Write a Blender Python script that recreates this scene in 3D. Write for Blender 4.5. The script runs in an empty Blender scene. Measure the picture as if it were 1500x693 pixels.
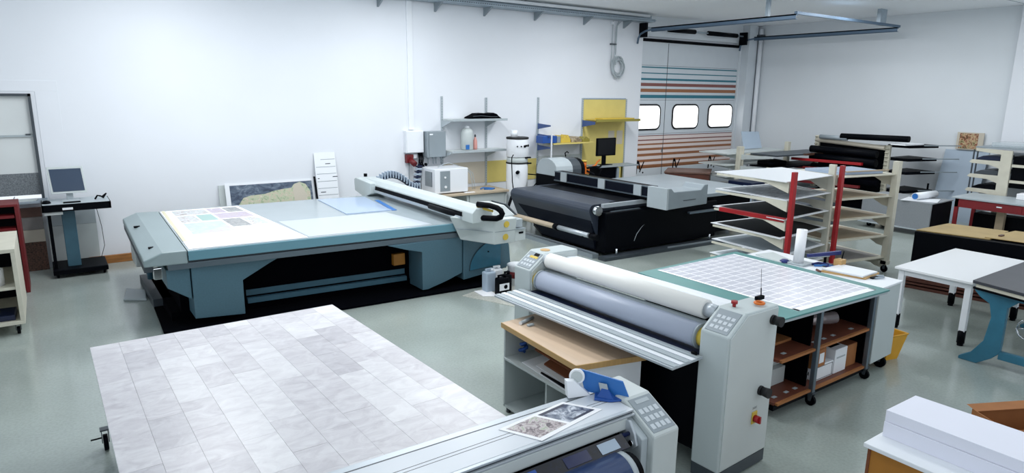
import bpy, bmesh, math, random
from mathutils import Vector, Matrix
random.seed(4)
C = bpy.context.scene.collection
PI = math.pi
# ------------------------------------------------------------------ camera, world, light, exposure
cam = bpy.data.cameras.new('camera'); camo = bpy.data.objects.new('camera', cam); C.objects.link(camo)
YAW, PIT, ROL, FPX = math.radians(35.27093), math.radians(12.42129), math.radians(0.68688), 966.13
CH = 2.6
fw = Vector((math.sin(YAW)*math.cos(PIT), math.cos(YAW)*math.cos(PIT), -math.sin(PIT)))
r0 = Vector((math.cos(YAW), -math.sin(YAW), 0)); u0 = r0.cross(fw)
rr = math.cos(ROL)*r0 + math.sin(ROL)*u0; uu = -math.sin(ROL)*r0 + math.cos(ROL)*u0
mw = Matrix((rr, uu, -fw)).transposed().to_4x4(); mw.translation = Vector((0, 0, CH))
camo.matrix_world = mw
cam.sensor_fit = 'HORIZONTAL'; cam.sensor_width = 36; cam.lens = 36*FPX/1500; cam.clip_end = 100
bpy.context.scene.camera = camo
w = bpy.data.worlds.new('world'); bpy.context.scene.world = w; w.use_nodes = True
bg = w.node_tree.nodes['Background']; bg.inputs[0].default_value = (.85, .92, 1, 1); bg.inputs[1].default_value = 1.0
vs = bpy.context.scene.view_settings
vs.view_transform = 'Standard'; vs.look = 'None'; vs.gamma = 1; vs.exposure = 0.12; vs.use_curve_mapping = False

def area(name, loc, rot, sx, sy, power, col=(.96, .98, 1)):
    l = bpy.data.lights.new(name, 'AREA'); l.shape = 'RECTANGLE'; l.size = sx; l.size_y = sy; l.energy = power; l.color = col
    o = bpy.data.objects.new(name, l); C.objects.link(o); o.location = loc; o.rotation_euler = rot; return o
for i, (x, y, p) in enumerate([(1.5, 1.5, 15), (3.0, 5.9, 75), (1.5, 8.8, 90), (5.2, 1.5, 20), (5.4, 5.0, 35), (5.2, 8.8, 90),
                            (9.2, 2.5, 30), (9.2, 8.4, 100), (13.2, 3.0, 50), (13.2, 7.0, 80)]):
    area('unseen_ceiling_light', (x, y, 4.3), (0, 0, 0), .5, 2.6, p)  # unseen area lights without fixtures, added to brighten the walls and floor

# ------------------------------------------------------------------ materials
def lin(h):
    h = h.lstrip('#'); o = []
    for i in (0, 2, 4):
        c = int(h[i:i+2], 16)/255; o.append(c/12.92 if c <= .04045 else ((c+.055)/1.055)**2.4)
    return (*o, 1)
MATS = {}
def M(name, col, rough=.5, metal=0, var=0, scale=8, bump=0, stretch=None, col2=None, lo=.35, hi=.65, emit=0, alpha=1, spec=None, coat=0):
    m = bpy.data.materials.new(name); m.use_nodes = True; nt = m.node_tree; N = nt.nodes; L = nt.links
    b = N['Principled BSDF']; c = lin(col)
    b.inputs['Base Color'].default_value = c; b.inputs['Roughness'].default_value = rough; b.inputs['Metallic'].default_value = metal
    if spec is not None: b.inputs['Specular IOR Level'].default_value = spec
    if coat: b.inputs['Coat Weight'].default_value = coat; b.inputs['Coat Roughness'].default_value = .08
    if emit: b.inputs['Emission Color'].default_value = c; b.inputs['Emission Strength'].default_value = emit
    if alpha < 1: b.inputs['Alpha'].default_value = alpha
    if var or bump or col2:
        tc = N.new('ShaderNodeTexCoord'); mp = N.new('ShaderNodeMapping'); L.new(tc.outputs['Object'], mp.inputs['Vector'])
        if stretch: mp.inputs['Scale'].default_value = stretch
        no = N.new('ShaderNodeTexNoise'); no.inputs['Scale'].default_value = scale; no.inputs['Detail'].default_value = 6
        L.new(mp.outputs['Vector'], no.inputs['Vector'])
        if var or col2:
            cr = N.new('ShaderNodeValToRGB'); cr.color_ramp.elements[0].position = lo; cr.color_ramp.elements[1].position = hi
            d = lin(col2) if col2 else tuple(v*(1-var) for v in c[:3])+(1,)
            cr.color_ramp.elements[0].color = d; cr.color_ramp.elements[1].color = c
            L.new(no.outputs['Fac'], cr.inputs['Fac']); L.new(cr.outputs['Color'], b.inputs['Base Color'])
        if bump:
            bp = N.new('ShaderNodeBump'); bp.inputs['Strength'].default_value = bump; bp.inputs['Distance'].default_value = .002
            L.new(no.outputs['Fac'], bp.inputs['Height']); L.new(bp.outputs['Normal'], b.inputs['Normal'])
    MATS[name] = m; return m
M('wall', 'E6EAF0', .75, var=.03, scale=.7, bump=.1)
M('wall_r', 'DDE3E8', .75, var=.04, scale=.7)
M('ceil', 'F4F7FA', .8)
M('floor', 'A6B0AB', .16, var=.13, scale=1.1, stretch=(1, 1, 1), spec=.6, coat=.3)
M('white', 'E9EDF2', .35); M('white_gloss', 'F0F2F5', .2); M('paper', 'F3F4F7', .6); M('cardwhite', 'E6E8F4', .55)
M('offwhite', 'C4CCCC', .45, var=.04, scale=3); M('cream', 'CFCCBC', .5, var=.1, scale=6); M('machine', 'BEC8C9', .4, var=.05, scale=2)
M('lightgrey', 'AEB8BD', .4, var=.06, scale=3); M('grey', '8D989F', .4, var=.06, scale=3); M('darkgrey', '3C444B', .45)
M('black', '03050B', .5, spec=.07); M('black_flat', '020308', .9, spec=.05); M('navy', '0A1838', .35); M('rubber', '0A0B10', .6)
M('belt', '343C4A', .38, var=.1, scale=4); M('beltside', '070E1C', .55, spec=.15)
M('teal_dark', '3F6678', .45, var=.12, scale=6); M('teal_side', '4C6D7C', .4, var=.12, scale=60, lo=.3, hi=.7)
M('bed', 'A0ACB1', .25, var=.05, scale=2, coat=.3); M('bed_front', '6591A0', .35); M('cap', '8A9A9D', .35, var=.05, scale=2)
M('alu', 'BCC4CB', .35, .35, var=.08, scale=30, stretch=(1, 20, 20)); M('alu_dark', '6D7A84', .35, .7); M('chrome', 'D5DADF', .12, 1); M('galv', 'A4B2BD', .42, .3, var=.12, scale=12)
M('rail', '5E7388', .4, .5)
M('red', 'A3161E', .4, var=.15, scale=5); M('tablered', '8A1C24', .5, var=.15, scale=5); M('darkred', '6E1218', .5, var=.2, scale=5); M('orange', 'D9701C', .45); M('yellow', 'D2B648', .5); M('yellow_board', 'DCCB78', .6, var=.06, scale=4)
M('binyellow', 'DFA42A', .45, var=.1, scale=5); M('olive', '8D8438', .5); M('blue', '1F4F9C', .4); M('midblue', '2D6FB8', .35); M('navyblue', '13246B', .4); M('bracketblue', '3A5488', .45)
M('wood', 'C9A26A', .4, var=.12, scale=3, stretch=(14, 1.2, 1)); M('woodtop', 'E2C7AC', .28, var=.06, scale=3, stretch=(10, 1, 1), coat=.3); M('oak', 'B4782C', .45, var=.2, scale=4, stretch=(1, 1, .3))
M('plank_wood', 'A8703A', .5, var=.35, scale=4, stretch=(1, 8, 8)); M('brownbox', '5A2F22', .6, var=.3, scale=5); M('cardboard', 'A0683A', .75, var=.15, scale=5); M('cardboard_dark', '7A4526', .75, var=.2, scale=5)
M('osb', 'B39A66', .55, var=.15, scale=4); M('shelfbrown', '6A3A2A', .5, var=.15, scale=6); M('tancard', 'A3927A', .6)
M('teal_iron', '33718A', .4, var=.15, scale=8); M('mat', '4B8886', .4, var=.1, scale=4); M('tabletop_dark', '3A3D45', .4, var=.15, scale=6)
M('greypanel', '8D9297', .7, var=.06, scale=40); M('bluegrey', 'A6B6C6', .6); M('film', '1E3A6A', .3, coat=.5); M('filmdark', '0B1A48', .25)
M('glass_blue', '8FB6E0', .1, alpha=.45); M('clear', 'C8D6DC', .08, alpha=.35); M('winpane', 'D9DEDE', .35, var=.05, scale=2)
M('daylight', 'FFFFFF', .4, emit=1.15); M('screen', '3C4A5E', .15); M('screen_dark', '05070C', .25)
M('teal_stripe', '2E7486', .5); M('brown_stripe', '9A6644', .5); M('pinkish', 'E6D8D4', .5); M('doorgrey', 'D3DAE0', .5, var=.03, scale=3); M('darkred_stripe', '84524C', .5)
M('roller_grey', 'A9B2C4', .4, var=.05, scale=2); M('roller_white', 'ECECE8', .5, var=.04, scale=3); M('foil', '9A8F90', .2, .5)
M('beige', 'BFAF98', .6, var=.08, scale=5); M('pink', 'D79A92', .4); M('sheetblue', 'B5C9E4', .12, alpha=.85); M('bagpale', 'B7A88C', .35, col2='6E6250', scale=25)
M('granite', '7E8488', .4, col2='5A6065', scale=60); M('brownmottle', '6A4A3C', .5, col2='2A1A16', scale=45); M('sepia', '6A4E44', .5, var=.3, scale=6); M('warmgrey', '8E8A88', .5, var=.1, scale=6)
M('lightpart', 'C6BFB0', .6); M('palestrip', 'D6D0B4', .5); M('bedreflection', 'BFC7CF', .15); M('keygrey', 'C2CAD0', .4); M('gtable', 'D3D9E0', .3)
def picture(name, cols, scale, seed=0., rough=.4, dist=1.0, stretch=(1, 1, 1), positions=None):
    m = bpy.data.materials.new(name); m.use_nodes = True; nt = m.node_tree; N = nt.nodes; L = nt.links; b = N['Principled BSDF']
    b.inputs['Roughness'].default_value = rough
    tc = N.new('ShaderNodeTexCoord'); mp = N.new('ShaderNodeMapping'); mp.inputs['Location'].default_value = (seed, seed*2, seed); mp.inputs['Scale'].default_value = stretch
    L.new(tc.outputs['Object'], mp.inputs['Vector'])
    no = N.new('ShaderNodeTexNoise'); no.inputs['Scale'].default_value = scale; no.inputs['Detail'].default_value = 8; no.inputs['Distortion'].default_value = dist
    no.inputs['Roughness'].default_value = .65
    L.new(mp.outputs['Vector'], no.inputs['Vector'])
    cr = N.new('ShaderNodeValToRGB'); e = cr.color_ramp.elements
    n = len(cols); pos = positions or [.3+.4*i/(n-1) for i in range(n)]
    e[0].position = pos[0]; e[0].color = lin(cols[0]); e[1].position = pos[-1]; e[1].color = lin(cols[-1])
    for i in range(1, n-1):
        q = e.new(pos[i]); q.color = lin(cols[i])
    L.new(no.outputs['Fac'], cr.inputs['Fac']); L.new(cr.outputs['Color'], b.inputs['Base Color'])
    MATS[name] = m; return m
picture('landscape', ['26324A', '3E4A5E', '8FA884', 'B9C3A0', 'C9B9A0', 'D9DDD8'], 4.5, 3.1, stretch=(1, 1, 2.5))
picture('landscape_green', ['6E7E68', 'A2AE90', 'BFC8AC', 'C6B8A6', 'DADCD2'], 16, 7.7)
picture('sky_dark', ['232C3E', '3C4A60', '5F6E80', '8E98A4'], 5, 1.1, stretch=(1, 1, 2))
picture('photo_a', ['2A2630', '5A5058', '9A8E90', 'CFC6C8', '8FA083', 'D9DCCB'], 22, 2.2)
picture('photo_b', ['1C2440', '2B3A5C', '7A8494', 'C9CFDA', 'E4E8F0'], 14, 5.2)
picture('photo_c', ['6B5A58', 'B0A8A4', 'D8D8DC', 'A9B8B4', 'DDE0E4'], 12, 9.2)
picture('photo_d', ['6D7074', '8B8D90', 'AEB0B0', 'A09C9A'], 20, 4.2)
picture('photo_e', ['9A8E94', 'C4BAC0', 'B9AEC0', 'E2DEE4'], 9, 6.6)
picture('painting', ['C9B894', '3A4A22', '8A4030', 'D0B890', '4A5A2A', 'A06A4A'], 14, 8.8)
picture('filmprint', ['03060E', '050A1A', '0B1430', '7884A0'], 40, 1.4, positions=[.3, .5, .66, .78])
picture('marble', ['BFBBC1', 'CBC8CD', 'D6D4D8', 'DEDDE1'], 5, 2.5, stretch=(1.3, 2.0, 1), rough=.35)
picture('marble_b', ['B4B1B7', 'BFBCC2', 'C9C7CC', 'D2D0D5'], 5, 12.5, stretch=(1.3, 2.0, 1), rough=.35)
picture('marble_c', ['CECCD1', 'D8D6DA', 'E1E0E3', 'E8E7EA'], 5, 22.5, stretch=(1.3, 2.0, 1), rough=.35)
picture('speckle', ['8F9088', 'B9BAB2', 'C9CAC2'], 45, 2)
def labels_mat():                                  # a printed sheet of grey cards with white gaps (flat print)
    m = bpy.data.materials.new('label_sheet'); m.use_nodes = True; N = m.node_tree.nodes; L = m.node_tree.links; b = N['Principled BSDF']
    tc = N.new('ShaderNodeTexCoord'); br = N.new('ShaderNodeTexBrick'); mp = N.new('ShaderNodeMapping')
    mp.inputs['Rotation'].default_value = (0, 0, 0); L.new(tc.outputs['Object'], mp.inputs['Vector']); L.new(mp.outputs['Vector'], br.inputs['Vector'])
    br.offset = 0; br.squash = 1; br.inputs['Scale'].default_value = 1
    br.inputs['Color1'].default_value = lin('C6C7D2'); br.inputs['Color2'].default_value = lin('CFD0DA'); br.inputs['Mortar'].default_value = lin('F4F4F8')
    br.inputs['Mortar Size'].default_value = .007; br.inputs['Brick Width'].default_value = .150; br.inputs['Row Height'].default_value = .0945; br.inputs['Mortar Smooth'].default_value = 0
    L.new(br.outputs['Color'], b.inputs['Base Color']); b.inputs['Roughness'].default_value = .22; MATS['label_sheet'] = m
labels_mat()
def floor_mat():                                   # linoleum: sheets with faint seams, mottled, glossy
    m = MATS['floor']; N = m.node_tree.nodes; L = m.node_tree.links; b = N['Principled BSDF']
    ramp = [n for n in N if n.type == 'VALTORGB'][0]
    tc = N.new('ShaderNodeTexCoord'); n2 = N.new('ShaderNodeTexNoise'); n2.inputs['Scale'].default_value = 45; n2.inputs['Detail'].default_value = 5
    L.new(tc.outputs['Object'], n2.inputs['Vector'])
    mx = N.new('ShaderNodeMix'); mx.data_type = 'RGBA'; mx.blend_type = 'MULTIPLY'; mx.inputs[0].default_value = .25
    r2 = N.new('ShaderNodeValToRGB'); r2.color_ramp.elements[0].position = .35; r2.color_ramp.elements[1].position = .6
    r2.color_ramp.elements[0].color = (.6, .62, .6, 1)
    L.new(n2.outputs['Fac'], r2.inputs['Fac']); L.new(ramp.outputs['Color'], mx.inputs[6]); L.new(r2.outputs['Color'], mx.inputs[7])
    L.new(mx.outputs[2], b.inputs['Base Color'])
    n3 = N.new('ShaderNodeTexNoise'); n3.inputs['Scale'].default_value = 2.5; L.new(tc.outputs['Object'], n3.inputs['Vector'])
    mr = N.new('ShaderNodeMapRange'); mr.inputs[3].default_value = .12; mr.inputs[4].default_value = .32
    L.new(n3.outputs['Fac'], mr.inputs[0]); L.new(mr.outputs[0], b.inputs['Roughness'])
floor_mat()

# ------------------------------------------------------------------ helpers
class MB:
    def __init__(s, mat='white'): s.v = []; s.f = []; s.mi = []; s.sm = []; s.ms = [mat]; s.c = 0
    def m(s, mat):
        if mat not in s.ms: s.ms.append(mat)
        s.c = s.ms.index(mat); return s
    def _add(s, vs, fs, smooth=False):
        n = len(s.v); s.v += [tuple(v) for v in vs]
        for f in fs: s.f.append([n+i for i in f]); s.mi.append(s.c); s.sm.append(smooth)
        return s
    def box(s, x0, x1, y0, y1, z0, z1):
        x0, x1 = sorted((x0, x1)); y0, y1 = sorted((y0, y1)); z0, z1 = sorted((z0, z1))
        return s.slab([(x0, y0), (x1, y0), (x1, y1), (x0, y1)], z0, z1)
    def slab(s, p, z0, z1): return s.prism(p, z0, z1, 'z')
    def prism(s, p, lo, hi, ax='z'):
        if lo > hi: lo, hi = hi, lo
        a = sum(p[i][0]*p[(i+1) % len(p)][1]-p[(i+1) % len(p)][0]*p[i][1] for i in range(len(p)))
        if a < 0: p = p[::-1]
        f = {'z': lambda u, v, w: (u, v, w), 'y': lambda u, v, w: (u, w, v), 'x': lambda u, v, w: (w, u, v)}[ax]
        n = len(p); vs = [f(u, v, lo) for u, v in p]+[f(u, v, hi) for u, v in p]
        fs = [list(range(n))[::-1], list(range(n, 2*n))]+[[i, (i+1) % n, n+(i+1) % n, n+i] for i in range(n)]
        if ax == 'y': fs = [g[::-1] for g in fs]
        return s._add(vs, fs)
    def hexa(s, b, t):          # 4 bottom and 4 top points
        return s._add(list(b)+list(t), [[3, 2, 1, 0], [4, 5, 6, 7], [0, 1, 5, 4], [1, 2, 6, 5], [2, 3, 7, 6], [3, 0, 4, 7]])
    def cyl(s, a, b, r, r2=None, n=20, caps=True):
        return s.tube([a, b], r, n, r2=r2, caps=caps)
    def tube(s, pts, r, n=8, r2=None, caps=True):
        P = [Vector(p) for p in pts]; vs = []; fs = []
        prev = None
        for i, p in enumerate(P):
            d = (P[min(i+1, len(P)-1)]-P[max(i-1, 0)]).normalized()
            if prev is None:
                up = Vector((0, 0, 1)) if abs(d.z) < .9 else Vector((1, 0, 0)); a = d.cross(up).normalized()
            else:
                a = (prev-d*prev.dot(d)).normalized()
            prev = a; bb = d.cross(a)
            rad = r if r2 is None else r+(r2-r)*i/(len(P)-1)
            for k in range(n):
                t = 2*PI*k/n; vs.append(p+(a*math.cos(t)+bb*math.sin(t))*rad)
        for i in range(len(P)-1):
            for k in range(n):
                fs.append([i*n+k, (i+1)*n+k, (i+1)*n+(k+1) % n, i*n+(k+1) % n][::-1])
        s._add(vs, fs, True)
        if caps:
            m0 = len(s.v)-len(vs)
            s.f.append([m0+k for k in range(n)][::1]); s.mi.append(s.c); s.sm.append(False)
            s.f.append([m0+(len(P)-1)*n+k for k in range(n)][::-1]); s.mi.append(s.c); s.sm.append(False)
        return s
    def lathe(s, prof, c=(0, 0), n=20):     # prof: (r,z) bottom to top
        vs = []; fs = []
        for r, z in prof:
            for k in range(n): vs.append((c[0]+r*math.cos(2*PI*k/n), c[1]+r*math.sin(2*PI*k/n), z))
        for i in range(len(prof)-1):
            for k in range(n): fs.append([i*n+k, i*n+(k+1) % n, (i+1)*n+(k+1) % n, (i+1)*n+k])
        s._add(vs, fs, True)
        m0 = len(s.v)-len(vs)
        s.f.append([m0+k for k in range(n)][::-1]); s.mi.append(s.c); s.sm.append(False)
        s.f.append([m0+(len(prof)-1)*n+k for k in range(n)]); s.mi.append(s.c); s.sm.append(False)
        return s
    def build(s, name, parent=None, bev=0, local=False, label=None):
        me = bpy.data.meshes.new(name)
        vs = s.v
        if parent is not None and not local:
            r = parent
            while r.parent: r = r.parent
            inv = (Matrix.Translation(r.location) @ r.rotation_euler.to_matrix().to_4x4()).inverted()
            vs = [inv @ Vector(v) for v in vs]
        me.from_pydata([tuple(v) for v in vs], [], s.f)
        for k in s.ms: me.materials.append(MATS[k])
        for p, a, b in zip(me.polygons, s.mi, s.sm): p.material_index = a; p.use_smooth = b
        me.update()
        bm = bmesh.new(); bm.from_mesh(me); bmesh.ops.recalc_face_normals(bm, faces=bm.faces); bm.to_mesh(me); bm.free()
        o = bpy.data.objects.new(name, me); C.objects.link(o)
        if parent is not None: o.parent = parent
        if bev:
            b = o.modifiers.new('bevel', 'BEVEL'); b.width = bev; b.segments = 2; b.limit_method = 'ANGLE'; b.angle_limit = .7
        if label: o['label'] = label
        return o
def tag(o, label, cat, group=None, kind=None):
    o['label'] = label; o['category'] = cat
    if group: o['group'] = group
    if kind: o['kind'] = kind
    return o
def thing(name, label, cat, loc=(0, 0, 0), rz=0, group=None):
    o = bpy.data.objects.new(name, None); C.objects.link(o); o.location = loc; o.rotation_euler = (0, 0, rz); o.empty_display_size = .1
    return tag(o, label, cat, group)
def struct(o): o['kind'] = 'structure'; return o
def copy_tree(o, loc, rz, label):
    def cp(a, par):
        c = a.copy(); C.objects.link(c)
        if par: c.parent = par
        for ch in a.children: cp(ch, c)
        return c
    r = cp(o, None); r.location = loc; r.rotation_euler = (0, 0, rz); r['label'] = label; return r
def box1(name, mat, dims, label, cat, bev=.004, group=None):
    x0, x1, y0, y1, z0, z1 = dims; cx, cy = (x0+x1)/2, (y0+y1)/2
    o = MB(mat).box(x0-cx, x1-cx, y0-cy, y1-cy, 0, z1-z0).build(name, bev=bev); o.location = (cx, cy, z0)
    return tag(o, label, cat, group)
def castor(parent, x, y, r=.05, ztop=.13, mat='black', ang=0, name='castor', local=False):
    c = MB('darkgrey'); s, k = math.sin(ang), math.cos(ang)
    c.box(x-.03, x+.03, y-.03, y+.03, ztop-.01, ztop)
    c.prism([(y-.022, ztop-.01), (y+.022, ztop-.01), (y+.012, r), (y-.012, r)], x-.024, x-.018, 'x')
    c.prism([(y-.022, ztop-.01), (y+.022, ztop-.01), (y+.012, r), (y-.012, r)], x+.018, x+.024, 'x')
    o = c.build(name, parent, local=local)
    MB(mat).cyl((x-.015, y, r), (x+.015, y, r), r, n=18).build('wheel', o, bev=.003, local=local)
    return o

# ------------------------------------------------------------------ setting
W = 11.5; XR = 16.1; CZ = 4.38
struct(MB('floor').box(-6, XR+.2, -3, W+.6, -.1, 0).build('floor'))
struct(MB('ceil').box(-6, XR+.2, -3, W+.6, CZ, CZ+.1).build('ceiling'))
wb = MB('wall'); wb.box(-6, -1.7, W, W+.12, 0, CZ); wb.box(-1.7, -.08, W, W+.12, 0, .98).box(-1.7, -.08, W, W+.12, 2.49, CZ).box(-.08, 11.86, W, W+.12, 0, CZ)
wb.m('wall_r').box(11.86, 15.56, W, W+.3, 3.92, CZ).box(15.56, XR+.1, W, W+.3, 0, CZ)
struct(wb.build('wall_back'))
wr = MB('wall_r').box(XR, XR+.15, -3, W+.3, 0, CZ)
struct(wr.build('wall_right'))
struct(MB('wall').box(15.93, XR, 4.3, 5.34, 0, CZ).build('trim_1', bev=.01))           # pilaster at the right edge
struct(MB('doorgrey').box(15.62, 15.98, W-.22, W, 0, CZ).build('trim_2', bev=.005))  # grey pier beside the door
struct(MB('white').cyl((16.0, W-.30, 0), (16.0, W-.30, 4.3), .055, n=16).m('darkgrey').box(15.93, 16.08, W-.37, W-.22, 4.05, 4.15).build('trim_3'))
struct(MB('white').box(5.69, 5.80, W-.035, W, 1.86, 4.2).build('trim_4', bev=.004))   # vertical cable duct
struct(MB('wall').box(11.05, 11.86, W-.004, W, 0, 3.75).build('trim_5'))
# ceiling panel joint line and narrow board round the left window
struct(MB('wall').box(-1.9, .24, W-.006, W, 2.52, 2.67).box(-.03, .24, W-.006, W, 0, 2.52).build('trim_6', bev=.006))
struct(MB('grey').box(12.2, 16.0, 5.3, 5.315, CZ-.004, CZ).build('trim_7'))
# window at the left
wf = MB('darkgrey').box(-.115, -.08, W-.03, W+.06, 1.02, 2.49).box(-1.7, -.08, W-.03, W+.06, 2.455, 2.49)
struct(wf.build('window_1'))
w1 = bpy.data.objects['window_1']
MB('winpane').box(-1.7, -.115, W+.03, W+.05, 1.39, 2.455).build('pane', w1)
MB('granite').box(-1.7, -.115, W+.02, W+.05, 1.08, 1.39).build('lower_panel', w1)
MB('lightgrey').box(-1.7, -.115, W+.0, W+.03, 1.90, 1.925).m('darkgrey').box(-.2, -.14, W-.01, W+.02, 1.92, 1.94).build('crossbar', w1)
MB('galv').box(-1.7, -.05, W-.32, W+.02, 1.0, 1.03).build('window_sill', w1, bev=.004)

# garage door, recessed
DY = 11.545
dr = thing('door_1', 'x', 'x', (13.6, DY, 0)); del dr['label']; del dr['category']; struct(dr)
def dz(z): return CH+(z-CH)*DY/11.5
bands = []   # (z1, z0, mat) from top in wall-plane heights
seq = [(3.80, 'doorgrey'), (3.22, 'teal_stripe'), (3.19, 'doorgrey'), (3.08, 'teal_stripe'), (3.055, 'doorgrey'), (2.95, 'teal_stripe'), (2.90, 'doorgrey'), (2.835, 'darkred_stripe'), (2.76, 'doorgrey'),
       (2.70, 'brown_stripe'), (2.62, 'doorgrey'), (2.555, 'teal_stripe'), (2.475, 'doorgrey'), (1.575, 'darkred_stripe'), (1.555, 'pinkish'), (1.475, 'darkred_stripe'), (1.445, 'pinkish'),
       (1.375, 'brown_stripe'), (1.335, 'pinkish'), (1.265, 'brown_stripe'), (1.205, 'pinkish'), (1.13, 'brown_stripe'), (1.065, 'pinkish'), (.985, 'brown_stripe'), (.92, 'pinkish'), (.85, 'brown_stripe'), (.765, 'doorgrey'), (0, None)]
secs = [3.80, 3.25, 2.43, 1.61, .79, 0]
for a, b in zip(secs, secs[1:]):
    p = MB('doorgrey')
    for (t, mt), (bt, _) in zip(seq, seq[1:]):
        hi, lo = min(t, a), max(bt, b)
        if hi-lo > .0005: p.m(mt).box(11.865, 15.555, DY, DY+.05, max(0, dz(lo)+(.004 if lo == b and b > 0 else 0)), dz(hi)-(.004 if hi == a else 0))
    p.build('panel', dr)
MB('darkgrey').box(11.865, 15.555, DY+.012, DY+.05, 0, 3.8).build('panel_backing', dr)
MB('darkgrey').box(12.80, 12.815, DY-.004, DY, 0, dz(3.78)).build('wicket_seam', dr)
MB('chrome').box(12.74, 12.77, DY-.03, DY, 1.14, 1.24).build('handle', dr)
def rrect(x0, x1, z0, z1, r, n=6):
    pts = []
    for cx, cz, a0 in ((x1-r, z1-r, 0), (x0+r, z1-r, 90), (x0+r, z0+r, 180), (x1-r, z0+r, 270)):
        for k in range(n+1):
            a = math.radians(a0+90*k/n); pts.append((cx+r*math.cos(a), cz+r*math.sin(a)))
    return pts
for x0, x1 in ((11.63, 12.65), (13.07, 14.09), (14.46, 15.49)):
    z0, z1 = dz(1.70), dz(2.335)
    fr = MB('rubber').prism(rrect(x0, x1, z0, z1, .17), DY-.018, DY, 'y').build('window_rubber', dr)
    MB('daylight').prism(rrect(x0+.042, x1-.042, z0+.042, z1-.042, .13), DY-.022, DY-.0181, 'y').build('pane', fr)
for lx in (11.98, 13.30, 14.72):   # calligraphic mark
    g = MB('black'); z = .63; Y0, Y1 = DY-.006, DY
    def st(pts): g.prism([(lx+a, z+b) for a, b in pts], Y0, Y1, 'y')
    st([(-.10, 0), (-.075, .27), (-.04, .27), (-.06, 0)]); st([(-.075, .27), (-.06, .33), (0, .32), (.03, .25), (-.0, .22), (-.04, .27)])
    st([(.03, .25), (.055, .10), (.02, .11), (0, .22)]); st([(.03, .06), (.17, .31), (.19, .29), (.05, .03)]); st([(.13, .03), (.16, .05), (.18, .02), (.15, 0)])
    g.build('emblem', dr)
MB('black').box(11.865, 15.555, DY-.04, DY+.08, dz(3.80), 3.87).m('wall_r').box(11.865, 15.555, DY+.03, DY+.08, 3.86, 3.93).build('top_seal', dr)
# overhead track
tk = thing('door_track', 'dark steel overhead door track with springs hanging below the ceiling by the garage door', 'door track', (13.5, 9.5, 4.0))
for x in (11.62, 15.45):
    pts = [(x, 11.6, 3.5), (x, 11.55, 3.75), (x, 11.42, 3.93), (x, 11.2, 4.02), (x, 10.9, 4.04), (x, 7.45, 4.05)]
    r_ = MB('rail'); r_.box(x-.03, x+.03, 7.42, 11.0, 4.03, 4.055).box(x-.03, x-.022, 7.42, 11.0, 3.965, 4.055).box(x-.03, x+.03, 7.42, 11.0, 3.96, 3.972)
    r_.tube([(x, 11.0, 4.01), (x, 11.2, 3.99), (x, 11.36, 3.93), (x, 11.42, 3.84), (x, 11.44, 3.72)], .024, 6)
    r_.build('rail', tk)
MB('rail').box(11.6, 15.5, 7.40, 7.46, 4.05, 4.10).build('crossbar', tk)
MB('galv').box(11.50, 11.58, 7.95, 8.01, 4.05, CZ).build('hanger', tk)
MB('galv').box(14.65, 14.9, 7.42, 7.5, 4.05, CZ).build('hanger', tk)
for a, b in ((12.5, 13.45), (13.95, 15.1)): MB('black').cyl((a, 11.30, 4.08), (b, 11.30, 4.08), .055, n=12).build('spring', tk)
MB('galv').cyl((11.7, 11.30, 4.08), (15.5, 11.30, 4.08), .018, n=8).build('shaft', tk)
for x in (11.66, 15.4): MB('black').box(x-.03, x+.03, 11.2, 11.42, 3.86, 4.18).build('spring_bracket', tk)

# cable tray high on the back wall
tr = thing('cable_tray', 'perforated galvanised cable tray on brackets high on the back wall', 'cable tray', (8.9, W, 4.2))
t_ = MB('galv').box(4.6, 11.9, W-.32, W-.02, 4.20, 4.208).box(4.6, 11.9, W-.325, W-.318, 4.20, 4.265).box(4.6, 11.9, W-.03, W-.022, 4.2, 4.265)
t_.build('tray', tr)
h = MB('darkgrey')
for k in range(146): h.box(4.65+k*.05, 4.675+k*.05, W-.3265, W-.325, 4.224, 4.238)
h.build('perforation', tr)['kind'] = 'stuff'
for x in (5.14, 6.29, 7.39, 8.64, 9.99, 11.2):
    MB('grey').prism([(W, 4.2), (W, 4.04), (W-.02, 4.04), (W-.31, 4.19), (W-.31, 4.2)], x-.016, x+.016, 'x').build('bracket', tr)
MB('galv').box(4.6, 11.9, W-.20, W-.05, 4.275, 4.35).build('cover_channel', tr)
tag(MB('white').cyl((5.5, W-.42, 4.31), (11.6, W-.42, 4.31), .03, n=10).build('conduit'), 'thin pale pipe running along the ceiling beside the cable tray', 'pipe')
# coiled hose
cl = thing('hose_coil', 'coiled pale hose hanging on the back wall left of the garage door', 'hose', (11.0, W-.08, 3.2))
pts = []
for k in range(130):
    a = 2*PI*k/20; r = .175+.045*math.sin(k*.231)+.01*math.sin(k*.9); pts.append((11.02+r*math.cos(a)*.9, W-.05-.05*k/130, 3.17+r*1.12*math.sin(a)+.004*math.sin(k*2.1)))
MB('lightgrey').tube(pts, .012, 6).build('coil', cl)
MB('lightgrey').tube([(11.0, W-.06, 4.18), (10.93, W-.05, 4.05), (10.92, W-.05, 3.4), (10.86, W-.05, 3.1), (10.95, W-.06, 2.95)], .012, 6).tube([(10.83, W-.05, 4.18), (10.82, W-.05, 3.5), (10.82, W-.05, 3.2)], .01, 6).tube([(11.06, W-.06, 4.18), (10.96, W-.05, 4.08), (10.945, W-.05, 3.45)], .008, 6).build('hose_drop', cl)
MB('darkgrey').box(10.79, 10.95, W-.065, W-.01, 3.66, 3.69).build('clip', cl)
MB('white').box(10.79, 10.85, W-.07, W-.01, 4.10, 4.16).build('socket_end', cl)

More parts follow.
